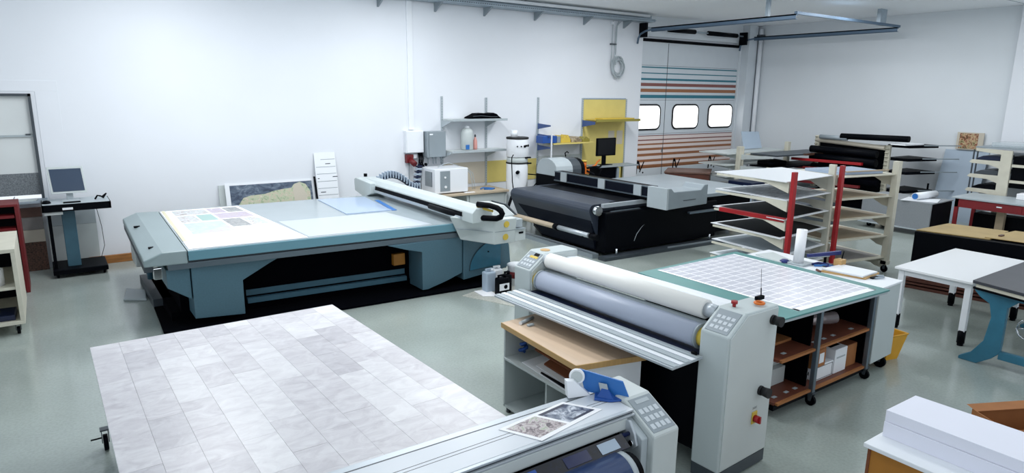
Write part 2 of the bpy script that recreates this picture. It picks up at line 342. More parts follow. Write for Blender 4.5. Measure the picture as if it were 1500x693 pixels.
# ------------------------------------------------------------------ wall shelving left group
def upright(x, z0, z1, par, y=W):
    u = MB('lightgrey').box(x-.018, x+.018, y-.03, y, z0, z1).build('upright', par)
    s = MB('grey'); z = z0+.03
    while z < z1-.03:
        s.box(x-.008, x+.008, y-.0315, y-.03, z, z+.025); z += .05
    s.build('slot', u)['kind'] = 'stuff'
su = thing('wall_shelf', 'grey slotted wall shelf with two metal shelves above the white chiller', 'shelf', (6.93, W, .5))
upright(6.41, .9, 2.49, su); upright(7.44, .5, 2.47, su)
for z in (2.03, 1.42):
    MB('offwhite').box(6.43, 7.72, W-.38, W-.035, z, z+.03).m('lightgrey').box(6.43, 7.72, W-.385, W-.38, z-.01, z+.035).build('shelf_board', su, bev=.003)
    for x in (6.41, 7.44):
        MB('lightgrey').prism([(W-.03, z), (W-.37, z), (W-.37, z-.02), (W-.03, z-.14)], x-.01, x+.01, 'x').build('bracket', su)
bl = thing('folded_bag', 'black folded bag lying on the upper grey wall shelf', 'bag', (7.25, W-.2, 2.06))
b_ = MB('black_flat'); b_.prism([(6.86, 2.062), (6.88, 2.09), (6.98, 2.13), (7.05, 2.165), (7.2, 2.17), (7.3, 2.155), (7.42, 2.175), (7.5, 2.15), (7.54, 2.11), (7.62, 2.062)], W-.34, W-.08, 'y')
b_.build('bag_body', bl, bev=.02); MB('darkgrey').tube([(6.92, W-.35, 2.11), (7.1, W-.355, 2.12), (7.35, W-.355, 2.10), (7.5, W-.35, 2.1)], .008, 6).build('seam', bl)
jc = thing('canister', 'tall translucent white canister with blue label on lower wall shelf', 'canister', (6.87, W-.2, 1.452))
MB('offwhite').lathe([(.11, 1.452), (.125, 1.47), (.125, 1.78), (.11, 1.84), (.07, 1.87), (.05, 1.88)], (6.87, W-.2)).build('canister_body', jc, bev=0)
MB('white').lathe([(.05, 1.88), (.055, 1.885), (.05, 1.915), (.02, 1.925)], (6.87, W-.2)).build('cap', jc)
MB('midblue').box(6.77, 6.85, W-.329, W-.318, 1.47, 1.56).build('label_patch', jc)
pb = thing('bottle', 'small pink bottle beside the white canister', 'bottle', (7.04, W-.2, 1.452))
MB('pink').lathe([(.04, 1.452), (.045, 1.5), (.042, 1.62), (.02, 1.68), (.015, 1.70)], (7.06, W-.2), 14).build('bottle_body', pb)
MB('darkgrey').lathe([(.018, 1.70), (.018, 1.73), (.01, 1.75)], (7.06, W-.2), 12).build('cap', pb)
# electric cabinets
eb = thing('junction_box', 'white junction box on the back wall left of the grey cabinet', 'electrical box', (5.77, W, 1.43))
MB('white').box(5.58, 5.95, W-.12, W-.001, 1.43, 1.85).build('box_body', eb, bev=.008); MB('white').box(5.59, 5.94, W-.135, W-.121, 1.44, 1.84).build('lid', eb, bev=.005)
gc = thing('switch_cabinet', 'grey metal switch cabinet mounted above the white chiller', 'electrical box', (6.2, W, 1.33))
MB('grey').box(5.97, 6.37, W-.22, W-.001, 1.34, 1.83).build('cabinet_body', gc, bev=.006); MB('grey').box(6.01, 6.37, W-.235, W-.221, 1.345, 1.825).build('door', gc, bev=.004)
MB('white').box(6.02, 6.09, W-.237, W-.235, 1.765, 1.79).build('sticker', gc)
for x in (6.05, 6.16, 6.22, 6.33): MB('grey').cyl((x, W-.1, 1.34), (x, W-.1, 1.2), .012, n=8).cyl((x, W-.1, 1.34), (x, W-.1, 1.30), .022, n=8).build('cable_gland', gc)
rs = thing('power_socket', 'red industrial power socket on wall below the white junction box', 'socket', (5.7, W, 1.25))
MB('darkred').box(5.6, 5.74, W-.1, W-.001, 1.24, 1.40).build('housing', rs, bev=.01); MB('darkred').cyl((5.67, W-.08, 1.30), (5.72, W-.20, 1.22), .055, n=16).build('socket_cap', rs); MB('white').box(5.76, 5.84, W-.06, W-.001, 1.32, 1.40).build('side_plate', rs, bev=.005)
tag(MB('grey').cyl((5.68, W-.02, 1.24), (5.68, W-.02, .5), .008, n=6).build('cable'), 'thin grey cable running down from the red power socket', 'cable')
tp = thing('hanging_cables', 'bundle of black plugs and cables hanging beside the red socket', 'cable', (5.9, W-.1, 1.2))
b_ = MB('black')
for k in range(5):
    x = 5.86+.02*k; b_.tube([(x, W-.05, 1.42), (x+.01*((k % 3)-1), W-.12, 1.32), (x-.01, W-.1, 1.22+.02*(k % 2)), (x+.015, W-.14, 1.14)], .012, 6)
b_.cyl((5.98, W-.15, 1.20), (5.98, W-.12, 1.2), .03, n=10)
b_.build('plug_bundle', tp); MB('grey').tube([(5.86, W-.1, 1.2), (5.82, W-.15, 1.05), (5.78, W-.25, .95)], .006, 6).tube([(5.9, W-.1, 1.2), (5.86, W-.15, 1.05), (5.82, W-.25, .92)], .006, 6).build('cord', tp)

# low cabinet with the chiller
wt = thing('low_table', 'low cabinet with brown wooden top under the white chiller', 'cabinet', (6.8, 11.1, 0))
MB('beige').box(5.75, 7.5, 10.72, 11.44, .64, .68).build('table_top', wt, bev=.003)
MB('offwhite').box(6.55, 6.60, 10.78, 11.4, 0, .64).box(7.43, 7.48, 10.78, 11.4, 0, .64).box(6.6, 7.43, 11.37, 11.4, 0, .64).build('frame', wt)
MB('offwhite').box(6.61, 7.42, 10.77, 10.79, .06, .63).build('door', wt, bev=.003); MB('offwhite').box(5.78, 5.83, 10.78, 11.4, 0, .64).build('side_panel', wt)
ch = thing('chiller', 'white box-shaped chiller unit with vent grille standing on low wooden table', 'chiller', (6.24, 11.05, .68))
MB('white').box(5.88, 6.60, 10.82, 11.36, .70, 1.16).build('housing', ch, bev=.012)
MB('grey').box(5.99, 6.20, 10.812, 10.82, .74, 1.12).build('control_panel', ch)
g = MB('navy').box(5.872, 5.88, 10.93, 11.2, .82, 1.1)
g.build('vent_grille', ch)
g = MB('lightgrey')
for k in range(12): g.hexa([(5.868, 10.93+.022*k, .82), (5.872, 10.93+.022*k, .82), (5.872, 10.937+.022*k, .82), (5.868, 10.937+.022*k, .82)], [(5.868, 10.94+.022*k, 1.1), (5.872, 10.94+.022*k, 1.1), (5.872, 10.947+.022*k, 1.1), (5.868, 10.947+.022*k, 1.1)])
g.build('grille_slat', ch)['kind'] = 'stuff'
MB('white_gloss').cyl((6.10, 10.811, .82), (6.10, 10.80, .82), .025, n=12).cyl((6.09, 10.811, 1.0), (6.09, 10.80, 1.0), .02, n=12).build('gauge', ch)
for x in (5.92, 6.52): MB('darkgrey').box(x, x+.05, 10.85, 11.3, .68, .70).build('foot', ch)
for k, dx in enumerate((0, .05)):
    tag(MB('lightgrey').tube([(6.62, 11.2-.03*k, 1.1), (6.74+dx, 11.15, 1.10-.01*k), (6.84+dx, 11.12, 1.0), (6.87+dx, 11.1, .8), (6.87+dx, 11.08, .69)], .008, 8).build('hose'), ('inner', 'outer')[k]+' of two thin hoses arching down at the right of the chiller', 'hose', 'chiller hoses')
tag(MB('lightgrey').tube([(6.1, 11.1, 1.168), (6.22, 11.1, 1.22), (6.35, 11.1, 1.235), (6.46, 11.1, 1.20), (6.55, 11.1, 1.168)], .007, 6).build('hose'), 'thin hose looping over the top of the white chiller', 'hose')
tag(MB('midblue').tube([(7.0, 11.0, .695), (7.08, 11.03, .71), (7.2, 11.0, .70), (7.28, 10.92, .695), (7.18, 10.87, .69), (7.05, 10.95, .693)], .014, 8).build('tubing'), 'bundle of blue tubing on low wooden table beside the chiller', 'tubing')
tag(MB('paper').box(6.5, 6.72, 10.75, 10.81, .681, .69).build('paper_slip'), 'white slip of paper in front of the chiller', 'paper')
# yellow and pale back boards on the wall
tag(MB('yellow_board').box(7.47, 8.78, W-.012, W-.001, .73, 1.18).build('wall_board'), 'low yellow board on the wall behind the tall white vacuum unit', 'board')
tag(MB('lightpart').box(6.43, 7.42, W-.012, W-.001, .74, 1.18).build('wall_board'), 'pale beige board on the wall right of the chiller', 'board')
# tall vacuum/filter unit
vu = thing('filter_unit', 'tall white cylindrical filter unit with black straps by the back wall', 'filter unit', (7.8, 10.85, 0))
MB('white').lathe([(.215, 0), (.22, .02), (.22, 1.17), (.215, 1.18)], (7.8, 10.88), 32).build('lower_drum', vu)
MB('offwhite').lathe([(.205, 1.19), (.215, 1.2), (.215, 1.29), (.205, 1.3)], (7.8, 10.88), 32).build('middle_ring', vu)
MB('white').lathe([(.215, 1.31), (.22, 1.32), (.22, 1.66), (.215, 1.67)], (7.8, 10.88), 32).build('head', vu)
MB('rubber').lathe([(.224, 1.665), (.228, 1.67), (.228, 1.70), (.215, 1.705)], (7.8, 10.88), 32).build('lid_seal', vu)
MB('rubber').lathe([(.224, 1.175), (.228, 1.18), (.228, 1.20), (.224, 1.205)], (7.8, 10.88), 32).build('clamp_ring', vu)
MB('white').cyl((7.72, 10.88, 1.70), (7.72, 10.88, 1.84), .07, n=16).build('exhaust_stub', vu)
g = MB('black')
for a, z, r in ((-125, 1.53, .014), (-105, 1.53, .014), (-85, 1.53, .024), (-75, 1.54, .02), (-55, 1.54, .024)):
    x, y = 7.8+.22*math.cos(math.radians(a)), 10.88+.22*math.sin(math.radians(a)); x2, y2 = 7.8+.24*math.cos(math.radians(a)), 10.88+.24*math.sin(math.radians(a)); g.cyl((x, y, z), (x2, y2, z), r, n=10)
g.build('gauge_knob', vu)
for a, z in ((-60, 1.30), (-50, 1.18)):
    x, y = 7.8+.235*math.cos(math.radians(a)), 10.88+.235*math.sin(math.radians(a)); MB('black').box(x-.07, x+.07, y-.02, y+.03, z-.012, z+.015).build('latch', vu, bev=.004)
for z in (1.02, .68): MB('black').cyl((7.70, 10.70, z), (7.62, 10.62, z), .035, n=12).build('port', vu)
tag(MB('black').tube([(7.52, 10.62, 1.38), (7.47, 10.6, 1.33), (7.47, 10.6, 1.2), (7.49, 10.6, .85), (7.52, 10.6, .68)], .01, 8).build('cable'), 'black cable down the left side of the filter unit', 'cable')
tag(MB('black').tube([(7.5, 10.55, .68), (7.42, 10.5, .6), (7.3, 10.45, .4), (7.2, 10.4, .1)], .03, 8).build('suction_hose'), 'thick black suction hose left of the filter unit', 'hose')
tag(MB('black').tube([(8.0, 10.82, .95), (8.2, 10.75, .93), (8.24, 10.7, .85), (8.12, 10.68, .74), (8.04, 10.70, .66), (8.03, 10.66, .0)], .012, 8).build('hose'), 'thin black hose curling at the right of the filter unit', 'hose')
# right group: blue brackets, yellow shelf, yellow pegboard
sr = thing('wall_shelf', 'slotted wall rail with blue brackets and a yellow shelf left of the yellow pegboard', 'shelf', (9.4, W, .6))
upright(8.77, .55, 2.48, sr)
for z, n in ((1.93, .42), (1.71, .42), (1.47, .42), (1.06, .42)):
    MB('bracketblue').prism([(W-.03, z), (W-.03-n, z-.02), (W-.03-n, z-.05), (W-.03, z-.12)], 8.755, 8.785, 'x').build('bracket', sr)
MB('yellow_board').box(8.9, 10.06, W-.42, W-.03, 1.49, 1.52).build('shelf_board', sr, bev=.004)
MB('white').box(8.83, 8.86, W-.42, W-.40, 1.15, 1.72).build('hanging_strip', sr)
MB('offwhite').box(8.8, 10.04, W-.015, W-.002, 1.02, 1.22).build('back_strip', sr)
tag(MB('blue').box(8.62, 9.0, W-.40, W-.16, 1.525, 1.68).build('storage_box', bev=.008), 'blue box on the left end of the yellow wall shelf', 'box')
tag(MB('grey').box(9.02, 9.12, W-.38, W-.12, 1.525, 1.66).build('storage_box', bev=.008), 'small grey box between the blue box and yellow packets', 'box')
for k, (x0, x1, hgt, mt, lb) in enumerate(((9.14, 9.42, .17, 'yellow', 'yellow crumpled packet on the yellow wall shelf'), (9.44, 9.74, .13, 'bagpale', 'clear crumpled plastic bag in the middle of the yellow wall shelf'), (9.76, 9.98, .12, 'olive', 'olive green crumpled packet at the right end of the yellow wall shelf'))):
    b_ = MB(mt); n = 8; prof = [(x0, 1.521)]+[(x0+(x1-x0)*i/n, 1.521+hgt*(.75+.25*math.sin(i*2.3+k))*(1 if 0 < i < n else .6)) for i in range(n+1)]+[(x1, 1.521)]
    b_.prism(prof, W-.36, W-.1, 'y'); tag(b_.build('packet', bev=.01), lb, 'packet')
yb = thing('pegboard', 'tall yellow pegboard with grey edge rails on the back wall behind the computer', 'pegboard', (10.7, W, .5))
MB('yellow_board').box(10.06, 11.37, W-.02, W-.005, .45, 2.44).build('board', yb); MB('galv').box(10.06, 11.37, W-.028, W-.005, 2.44, 2.47).build('top_rail', yb)
upright(10.03, .45, 2.47, yb); upright(11.39, .45, 2.45, yb)
ys = thing('wall_shelf', 'long olive yellow metal shelf across the upper yellow pegboard', 'shelf', (10.7, W-.2, 1.98))
MB('yellow').box(10.1, 11.36, W-.46, W-.05, 1.985, 2.0).build('shelf_board', ys); MB('olive').box(10.05, 11.42, W-.48, W-.46, 1.955, 2.01).build('front_lip', ys)
MB('bracketblue').prism([(W-.03, 1.98), (W-.45, 1.96), (W-.45, 1.90), (W-.03, 1.83)], 10.02, 10.04, 'x').build('bracket', ys)
tag(MB('yellow').box(10.3, 11.3, W-.40, W-.15, 2.001, 2.03).build('metal_strip', bev=.002), 'flat yellow strip lying on the olive wall shelf', 'strip')
for k, x in enumerate((10.85, 11.12)): tag(MB('lightpart').box(x, x+.19, W-.025, W-.0201, 1.4, 1.72).build('note_sheet'), ('left', 'right')[k]+' of two faded paper sheets pinned on the yellow pegboard', 'paper', 'notes on the pegboard')

# printer workstation behind the black printer
ws = thing('computer_desk', 'black computer cabinet with glass-grey desktop in front of the yellow pegboard', 'desk', (10.2, 10.8, 0))
MB('grey').slab([(9.7, 10.55), (10.9, 10.5), (10.95, 10.9), (9.75, 11.05)], 1.0, 1.025).build('desktop', ws, bev=.004)
MB('black').box(9.85, 10.35, 10.6, 11.0, 0.02, 1.0).build('cabinet_body', ws, bev=.006); MB('galv').box(10.3, 10.36, 10.56, 10.60, .1, .98).build('support_rail', ws)
for x in (10.55, 10.72): MB('olive').cyl((x, 10.85, 0), (x, 10.85, 1.0), .022, n=10).build('leg', ws)
mo = thing('monitor', 'black flat monitor on the desk before the yellow pegboard', 'monitor', (10.15, 10.75, 1.025))
MB('black').box(9.86, 10.42, 10.76, 10.81, 1.23, 1.62).build('casing', mo, bev=.008); MB('screen_dark').box(9.885, 10.395, 10.757, 10.76, 1.255, 1.6).build('screen', mo)
MB('black').box(10.08, 10.18, 10.81, 10.85, 1.04, 1.4).m('black').slab([(9.98, 10.72), (10.3, 10.72), (10.26, 10.9), (10.02, 10.9)], 1.025, 1.04).build('stand', mo, bev=.003)
(MB('orange').tube([(9.5, 10.5, 1.05), (9.6, 10.5, 1.08), (9.72, 10.6, 1.12), (9.85, 10.65, 1.16)], .018, 8).m('black').tube([(9.45, 10.55, 1.0), (9.58, 10.5, 1.05), (9.7, 10.5, 1.03), (9.8, 10.55, 1.05)], .02, 8).build('arm', mo, label='black and orange jointed arm'))

# ------------------------------------------------------------------ left side
sd = thing('computer_stand', 'pedestal workstation with dark edged top, blue pillar and black base near left window', 'desk', (.25, 11.0, 0))
MB('lightgrey').box(-.12, .66, 10.72, 11.25, 1.0, 1.035).build('desktop', sd, bev=.004)
MB('black').box(-.13, .67, 10.70, 10.725, .935, 1.03).box(-.13, -.11, 10.7, 11.25, .95, 1.03).box(.65, .67, 10.7, 11.25, .95, 1.03).build('edge_band', sd)
MB('offwhite').box(-.11, .1, 10.72, 10.95, .89, .93).build('drawer', sd, bev=.003)
MB('teal_dark').box(.08, .24, 10.92, 11.05, .06, .935).build('pillar', sd, bev=.006)
MB('black').box(-.08, -.04, 10.85, 11.1, .05, .935).build('cable_post', sd)
MB('black').box(-.1, .55, 10.72, 11.35, .05, .12).build('base', sd, bev=.01)
for x, y in ((-.05, 10.78), (.5, 10.78), (-.05, 11.28), (.5, 11.28)): castor(sd, x, y, .03, .06)
tag(MB('white').box(.1, .22, 10.69, 10.695, .955, .985).build('sticker'), 'white sticker on the front edge of the pedestal workstation', 'sticker')
m2 = thing('monitor', 'silver framed flat monitor on the pedestal workstation near the left window', 'monitor', (.2, 11.0, 1.035))
MB('offwhite').hexa([(0, 10.98, 1.14), (.42, 10.98, 1.14), (.42, 11.05, 1.14), (0, 11.05, 1.14)], [(-.02, 11.06, 1.50), (.40, 11.06, 1.50), (.40, 11.12, 1.50), (-.02, 11.12, 1.50)]).build('casing', m2, bev=.006)
MB('screen').hexa([(.025, 10.982, 1.17), (.395, 10.982, 1.17), (.395, 11.0, 1.17), (.025, 11.0, 1.17)], [(.005, 11.05, 1.475), (.375, 11.05, 1.475), (.375, 11.07, 1.475), (.005, 11.07, 1.475)]).build('screen', m2)
MB('lightgrey').slab([(.1, 10.9), (.32, 10.9), (.3, 11.1), (.12, 11.1)], 1.035, 1.05).box(.17, .25, 11.03, 11.06, 1.05, 1.25).build('stand', m2, bev=.003)
tag(MB('black').box(.12, .32, 10.76, 10.82, 1.036, 1.05).build('keyboard', bev=.003), 'small black keyboard lying in front of the silver monitor', 'keyboard')
tag(MB('black').lathe([(.05, 1.036), (.055, 1.045), (.04, 1.07), (.015, 1.078)], (-.07, 10.85), 14).build('mouse'), 'black mouse at the left edge of the pedestal workstation', 'mouse')
tag(MB('black').tube([(.5, 10.95, 1.04), (.53, 10.93, 1.09), (.57, 10.93, 1.08), (.6, 10.97, 1.05), (.64, 11.0, 1.1), (.6, 11.05, 1.06)], .012, 6).build('cable'), 'black coiled cable at the right of the pedestal workstation', 'cable')
tag(MB('black').tube([(.5, 11.0, .93), (.55, 11.2, .6), (.56, 11.25, .3), (.5, 11.3, .1)], .004, 6).build('cable'), 'thin dark cable hanging behind the pedestal workstation', 'cable')
for k, (z0, z1, mt, lb) in enumerate(((0, .42, 'brownmottle', 'brown speckled sample board, lowest below the left window'), (.42, .60, 'lightpart', 'cream sample board strip below the left window'), (.60, .78, 'warmgrey', 'warm grey sample board below the left window'), (.78, .92, 'sepia', 'sepia brown sample board just under the window sill'))):
    tag(MB(mt).box(-.42, -.14, 11.4, 11.42, z0, z1-.004).build('sample_board'), lb, 'sample board', 'sample boards below the window')
for k, (z0, z1, mt, lb) in enumerate(((0, .62, 'offwhite', 'pale board leaning behind the pedestal workstation, lower'), (.62, .86, 'lightgrey', 'light grey board leaning behind the pedestal workstation, upper'))):
    tag(MB(mt).box(-.1, .5, 11.42, 11.44, z0, z1-.003).build('sample_board'), lb, 'sample board')
bp = MB('plank_wood').box(-.0, .6, 0, .05, 0, .12); bo = tag(bp.build('wooden_plank', bev=.006), 'brown wooden plank on the floor against the wall behind the pedestal workstation', 'plank'); bo.location = (.35, 11.32, 0)
tag(MB('plank_wood').box(.95, 1.45, 11.3, 11.4, 0, .1).build('wooden_plank', bev=.006), 'brown wooden plank on the floor beside the flatbed printer', 'plank')
# papers on the sill
for k, (x, lb) in enumerate(((-.62, 'pale open brochure at the left on the window sill'), (-.30, 'pale open brochure at the right on the window sill'))):
    tag(MB('offwhite').slab([(x-.14, W-.3), (x+.12, W-.28), (x+.14, W-.08), (x-.12, W-.1)], 1.031, 1.04).build('brochure'), lb, 'brochure')
tag(MB('grey').tube([(-.45, W-.2, 1.035), (-.42, W-.18, 1.09), (-.44, W-.12, 1.04)], .006, 6).build('wire'), 'bent wire between two brochures on the sill', 'wire')
# red cabinet
rc = thing('red_cabinet', 'dark red metal cabinet under the left window', 'cabinet', (-.6, 10.4, 0))
MB('darkred').box(-1.2, -1.16, 10.2, 10.7, 0, 1.12).box(-.4, -.36, 10.2, 10.7, 0, 1.12).box(-1.16, -.4, 10.66, 10.7, 0.05, 1.12).box(-1.2, -.36, 10.2, 10.7, 1.12, 1.15).box(-1.16, -.4, 10.2, 10.66, .02, .3).build('carcass', rc, bev=.004)
for z in (.98, .82, .6): MB('darkred').box(-1.15, -.41, 10.19, 10.6, z, z+.03).build('shelf_board', rc)
MB('black').box(-1.15, -.41, 10.4, 10.6, .32, 1.1).build('back_panel', rc)
# white low shelf trolley
lt = thing('shelf_trolley', 'low cream open shelf trolley on castors at the left edge', 'trolley', (-.9, 8.7, 0))
cs = [(-1.6, 8.55), (-.38, 8.35), (-.42, 9.5), (-1.6, 9.5)]
MB('cream').box(-1.6, -.38, 8.42, 9.5, .90, .94).build('top_board', lt, bev=.004); MB('cream').box(-1.6, -.38, 8.42, 9.5, .12, .16).build('bottom_board', lt, bev=.004)
MB('cream').box(-.42, -.38, 8.42, 9.5, .16, .90).build('side_panel', lt, bev=.004); MB('cream').box(-1.6, -.42, 8.44, 9.48, .50, .53).build('shelf_board', lt, bev=.003); MB('black').box(-1.6, -.42, 9.46, 9.49, .16, .9).build('back_panel', lt)
for x, y in ((-.45, 8.5), (-.45, 9.4), (-1.5, 8.5)): castor(lt, x, y, .04, .12)
tag(MB('paper').cyl((-.62, 8.62, .53), (-.62, 8.62, .70), .11, n=24).build('paper_roll'), 'white roll standing on the middle shelf of the cream trolley', 'roll')
tag(MB('navy').slab([(-1.0, 8.5), (-.46, 8.46), (-.45, 8.8), (-1.0, 8.85)], .161, .22).build('folded_cloth', bev=.01), 'dark folded cloth on the bottom shelf of the cream trolley', 'cloth')
# castor of an office chair at the left frame edge
ofc = thing('office_chair', 'black office chair castor showing at the left edge of the photo', 'chair', (-.85, 6.85, 0))
for k in range(5):
    a = math.radians(0+72*k); x, y = -.85+.27*math.cos(a), 6.85+.27*math.sin(a)
    MB('black').tube([(-.85, 6.85, .12), (x, y, .09)], .02, 8, r2=.013).build('base_arm', ofc)
    MB('black').cyl((x-.015, y, .035), (x+.015, y, .035), .035, n=16).build('castor', ofc, bev=.003)
MB('chrome').cyl((-.85, 6.85, .1), (-.85, 6.85, .42), .025, n=12).build('gas_column', ofc)
MB('black').box(-1.09, -.63, 6.62, 7.08, .42, .50).build('seat', ofc, bev=.03)
MB('black').box(-1.12, -1.06, 6.62, 7.08, .58, .98).box(-1.12, -1.08, 6.82, 6.88, .45, .6).build('backrest', ofc, bev=.02)

# boards leaning on the back wall
def leaning(name, lb, cat, x0, x1, zt, tilt=.14, mats=('white',), z0=.0, th=.012, yw=W, parts=None):
    o = thing(name, lb, cat, ((x0+x1)/2, yw-tilt, z0))
    MB(mats[0]).hexa([(x0, yw-tilt-th, z0), (x1, yw-tilt-th, z0), (x1, yw-tilt, z0), (x0, yw-tilt, z0)], [(x0, yw-th-.005, zt), (x1, yw-th-.005, zt), (x1, yw-.005, zt), (x0, yw-.005, zt)]).build('board', o)
    def patch(nm, mt, u0, u1, za, zb, off=.002):
        def yy(z): return yw-th-.005-(tilt-.005)*(zt-z)/(zt-z0)-off
        MB(mt).hexa([(u0, yy(za), za), (u1, yy(za), za), (u1, yy(za)+off, za), (u0, yy(za)+off, za)], [(u0, yy(zb), zb), (u1, yy(zb), zb), (u1, yy(zb)+off, zb), (u0, yy(zb)+off, zb)]).build(nm, o)
    return o, patch
o, _ = leaning('foam_board', 'white board leaning behind the landscape print, only its left edge showing', 'board', 2.24, 3.4, 1.04, .12, ('offwhite',))
o, patch = leaning('art_print', 'large landscape print with white border leaning on the back wall', 'print', 2.33, 3.80, 1.07, .2, ('white',), yw=W-.04)
patch('picture', 'sky_dark', 2.40, 3.76, .4, 1.03)
# lighter hill band
def yy(z): return W-.04-.012-.005-.195*(1.07-z)/1.07-.004
hill = [(2.46, .62), (2.52, .72), (2.6, .82), (2.72, .85), (2.95, .86), (3.1, .90), (3.25, .92), (3.4, .93), (3.45, .99), (3.55, 1.02), (3.65, .98), (3.72, .86), (3.72, .5), (2.46, .5)]
m_ = MB('landscape_green'); n = len(hill); vs = [(x, yy(z), z) for x, z in hill]+[(x, yy(z)+.002, z) for x, z in hill]
m_._add(vs, [list(range(n)), list(range(n, 2*n))[::-1]]+[[i, n+i, n+(i+1) % n, (i+1) % n] for i in range(n)]); m_.build('printed_hill', o)
m_ = MB('lightpart'); rk = [(3.44, .6), (3.42, .9), (3.47, .99), (3.55, 1.01), (3.6, .92), (3.66, .8), (3.6, .62)]; n = len(rk)
vs = [(x, yy(z)-.002, z) for x, z in rk]+[(x, yy(z), z) for x, z in rk]; m_._add(vs, [list(range(n)), list(range(n, 2*n))[::-1]]+[[i, n+i, n+(i+1) % n, (i+1) % n] for i in range(n)]); m_.build('printed_rock', o)
tag(MB('black').hexa([(3.80, 11.2, .3), (3.83, 11.2, .3), (3.83, 11.22, .3), (3.80, 11.22, .3)], [(3.79, 11.4, 1.1), (3.82, 11.4, 1.1), (3.82, 11.42, 1.1), (3.79, 11.42, 1.1)]).build('black_bar'), 'narrow black bar between landscape print and white list board', 'bar')
o, patch = leaning('list_board', 'tall white board with ruled lines leaning on the wall right of the landscape print', 'board', 3.84, 4.22, 1.50, .25, ('white',))
for z in (1.38, 1.25, 1.13, 1.0, .88, .76): patch('ruled_line', 'grey', 3.86 if z != 1.38 else 3.95, 4.21, z, z+.008)
for x, z in ((4.03, 1.30), (4.14, 1.07), (3.9, .81), (3.87, 1.05)): patch('lettering', 'darkgrey', x, x+(.09 if x > 3.89 else .03), z, z+.014)

# ------------------------------------------------------------------ flatbed printer A (blue-grey)
A = thing('flatbed_printer', 'large blue-grey flatbed printer with moving bridge along the back wall', 'printer', (2.8, 8.9, 0))
bedp = [(1.12, 7.58), (4.60, 7.37), (4.75, 10.15), (1.20, 10.28)]
MB('bed').slab(bedp, .84, .90).build('print_bed', A, bev=.004)
MB('bed_front').slab([(1.12, 7.555), (4.60, 7.345), (4.602, 7.37), (1.122, 7.58)], .79, .893).build('bed_edge', A, bev=.003)
# left cap: profile across x (slopes outward), along y
cp = MB('cap'); f = lambda x, y, z: (x, y, z)
A0 = [(1.115, 7.58, .90), (.88, 7.60, .90), (.70, 7.60, .83), (.70, 7.60, .76), (1.115, 7.56, .76)]
A1 = [(1.195, 10.28, .90), (.93, 10.32, .90), (.76, 10.32, .83), (.76, 10.32, .76), (1.195, 10.30, .76)]
n = 5; cp._add(A0+A1, [list(range(n)), list(range(n, 2*n))[::-1]]+[[i, n+i, n+(i+1) % n, (i+1) % n] for i in range(n)])
cp.build('end_cap', A, bev=.012)
for y in (8.0, 9.35): MB('black').box(.80, .87, y, y+.05, .865, .885).build('cap_button', A, bev=.004)
g = MB('darkgrey')
g.slab([(.92, 7.60), (4.66, 7.375), (4.66, 7.40), (.92, 7.63)], .765, .79)
g.m('alu_dark').slab([(.92, 7.585), (4.66, 7.36), (4.66, 7.5), (.92, 7.7)], .70, .765).build('front_rail', A, bev=.004)
g = MB('darkgrey').slab([(.70, 7.62), (.78, 7.62), (.84, 10.25), (.76, 10.25)], .70, .76); g.build('side_rail', A)
MB('chrome').box(.78, .86, 7.59, 7.66, .62, .74).build('drive_mount', A, bev=.004)
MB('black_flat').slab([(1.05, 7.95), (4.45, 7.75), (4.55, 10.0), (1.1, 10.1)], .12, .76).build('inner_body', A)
def faceplate(pts, y0, y1, name, mt='teal_side'): MB(mt).prism(pts, y0, y1, 'y').build(name, A, bev=.006)
faceplate([(.90, .70), (1.13, .70), (1.13, .34), (.90, .50)], 7.62, 8.3, 'left_cover')
faceplate([(1.14, .70), (2.1, .70), (1.97, .64), (1.66, .48), (1.66, .08), (1.14, .12)], 7.60, 8.25, 'leg_cover')
MB('teal_side').box(1.14, 1.66, 8.25, 8.9, .1, .4).build('leg_rear', A)
faceplate([(3.36, .70), (4.42, .70), (4.42, .20), (4.18, .12), (3.9, .05), (3.82, .05), (3.82, .56), (3.60, .62)], 7.40, 8.15, 'leg_cover')
faceplate([(4.43, .70), (5.05, .70), (5.17, .5), (5.20, .22), (5.1, .17), (4.43, .10)], 7.38, 8.2, 'right_cover')
ar = [(4.52, .22)]+[(4.52+.5*(1-math.cos(math.radians(a))), .22+.40*math.sin(math.radians(a))) for a in range(10, 91, 10)]+[(5.02, .24)]
MB('darkgrey').prism([(4.76+(x-4.76)*1.03, .40+(z-.40)*1.04) for x, z in ar], 7.372, 7.379, 'y').build('hatch_gap', A); MB('teal_iron').prism(ar, 7.36, 7.3715, 'y').build('arc_hatch', A, bev=.004)
MB('black').box(4.80, 4.82, 7.352, 7.36, .44, .46).build('hatch_lock', A)
MB('black_flat').box(5.1, 5.28, 7.6, 8.6, .1, .62).build('end_box', A)
MB('teal_dark').slab([(1.75, 7.90), (3.75, 7.78), (3.75, 7.86), (1.75, 7.98)], .20, .27).slab([(1.75, 7.84), (3.75, 7.72), (3.75, 7.78), (1.75, 7.9)], .12, .18).build('lower_beam', A)
MB('black_flat').slab([(.95, 7.95), (4.9, 7.7), (5.0, 10.0), (.95, 10.1)], .03, .12).slab([(.82, 7.62), (1.1, 7.42), (4.95, 7.22), (5.1, 10.0), (.9, 10.1)], .005, .03).build('base_and_shadow_plate', A)  # black base; the thin lower plate paints the shadow on the floor
tag(MB('oak').box(3.56, 3.72, 7.70, 7.77, .35, .50).build('wooden_box', bev=.003), 'small orange-brown wooden box under the flatbed printer', 'box')
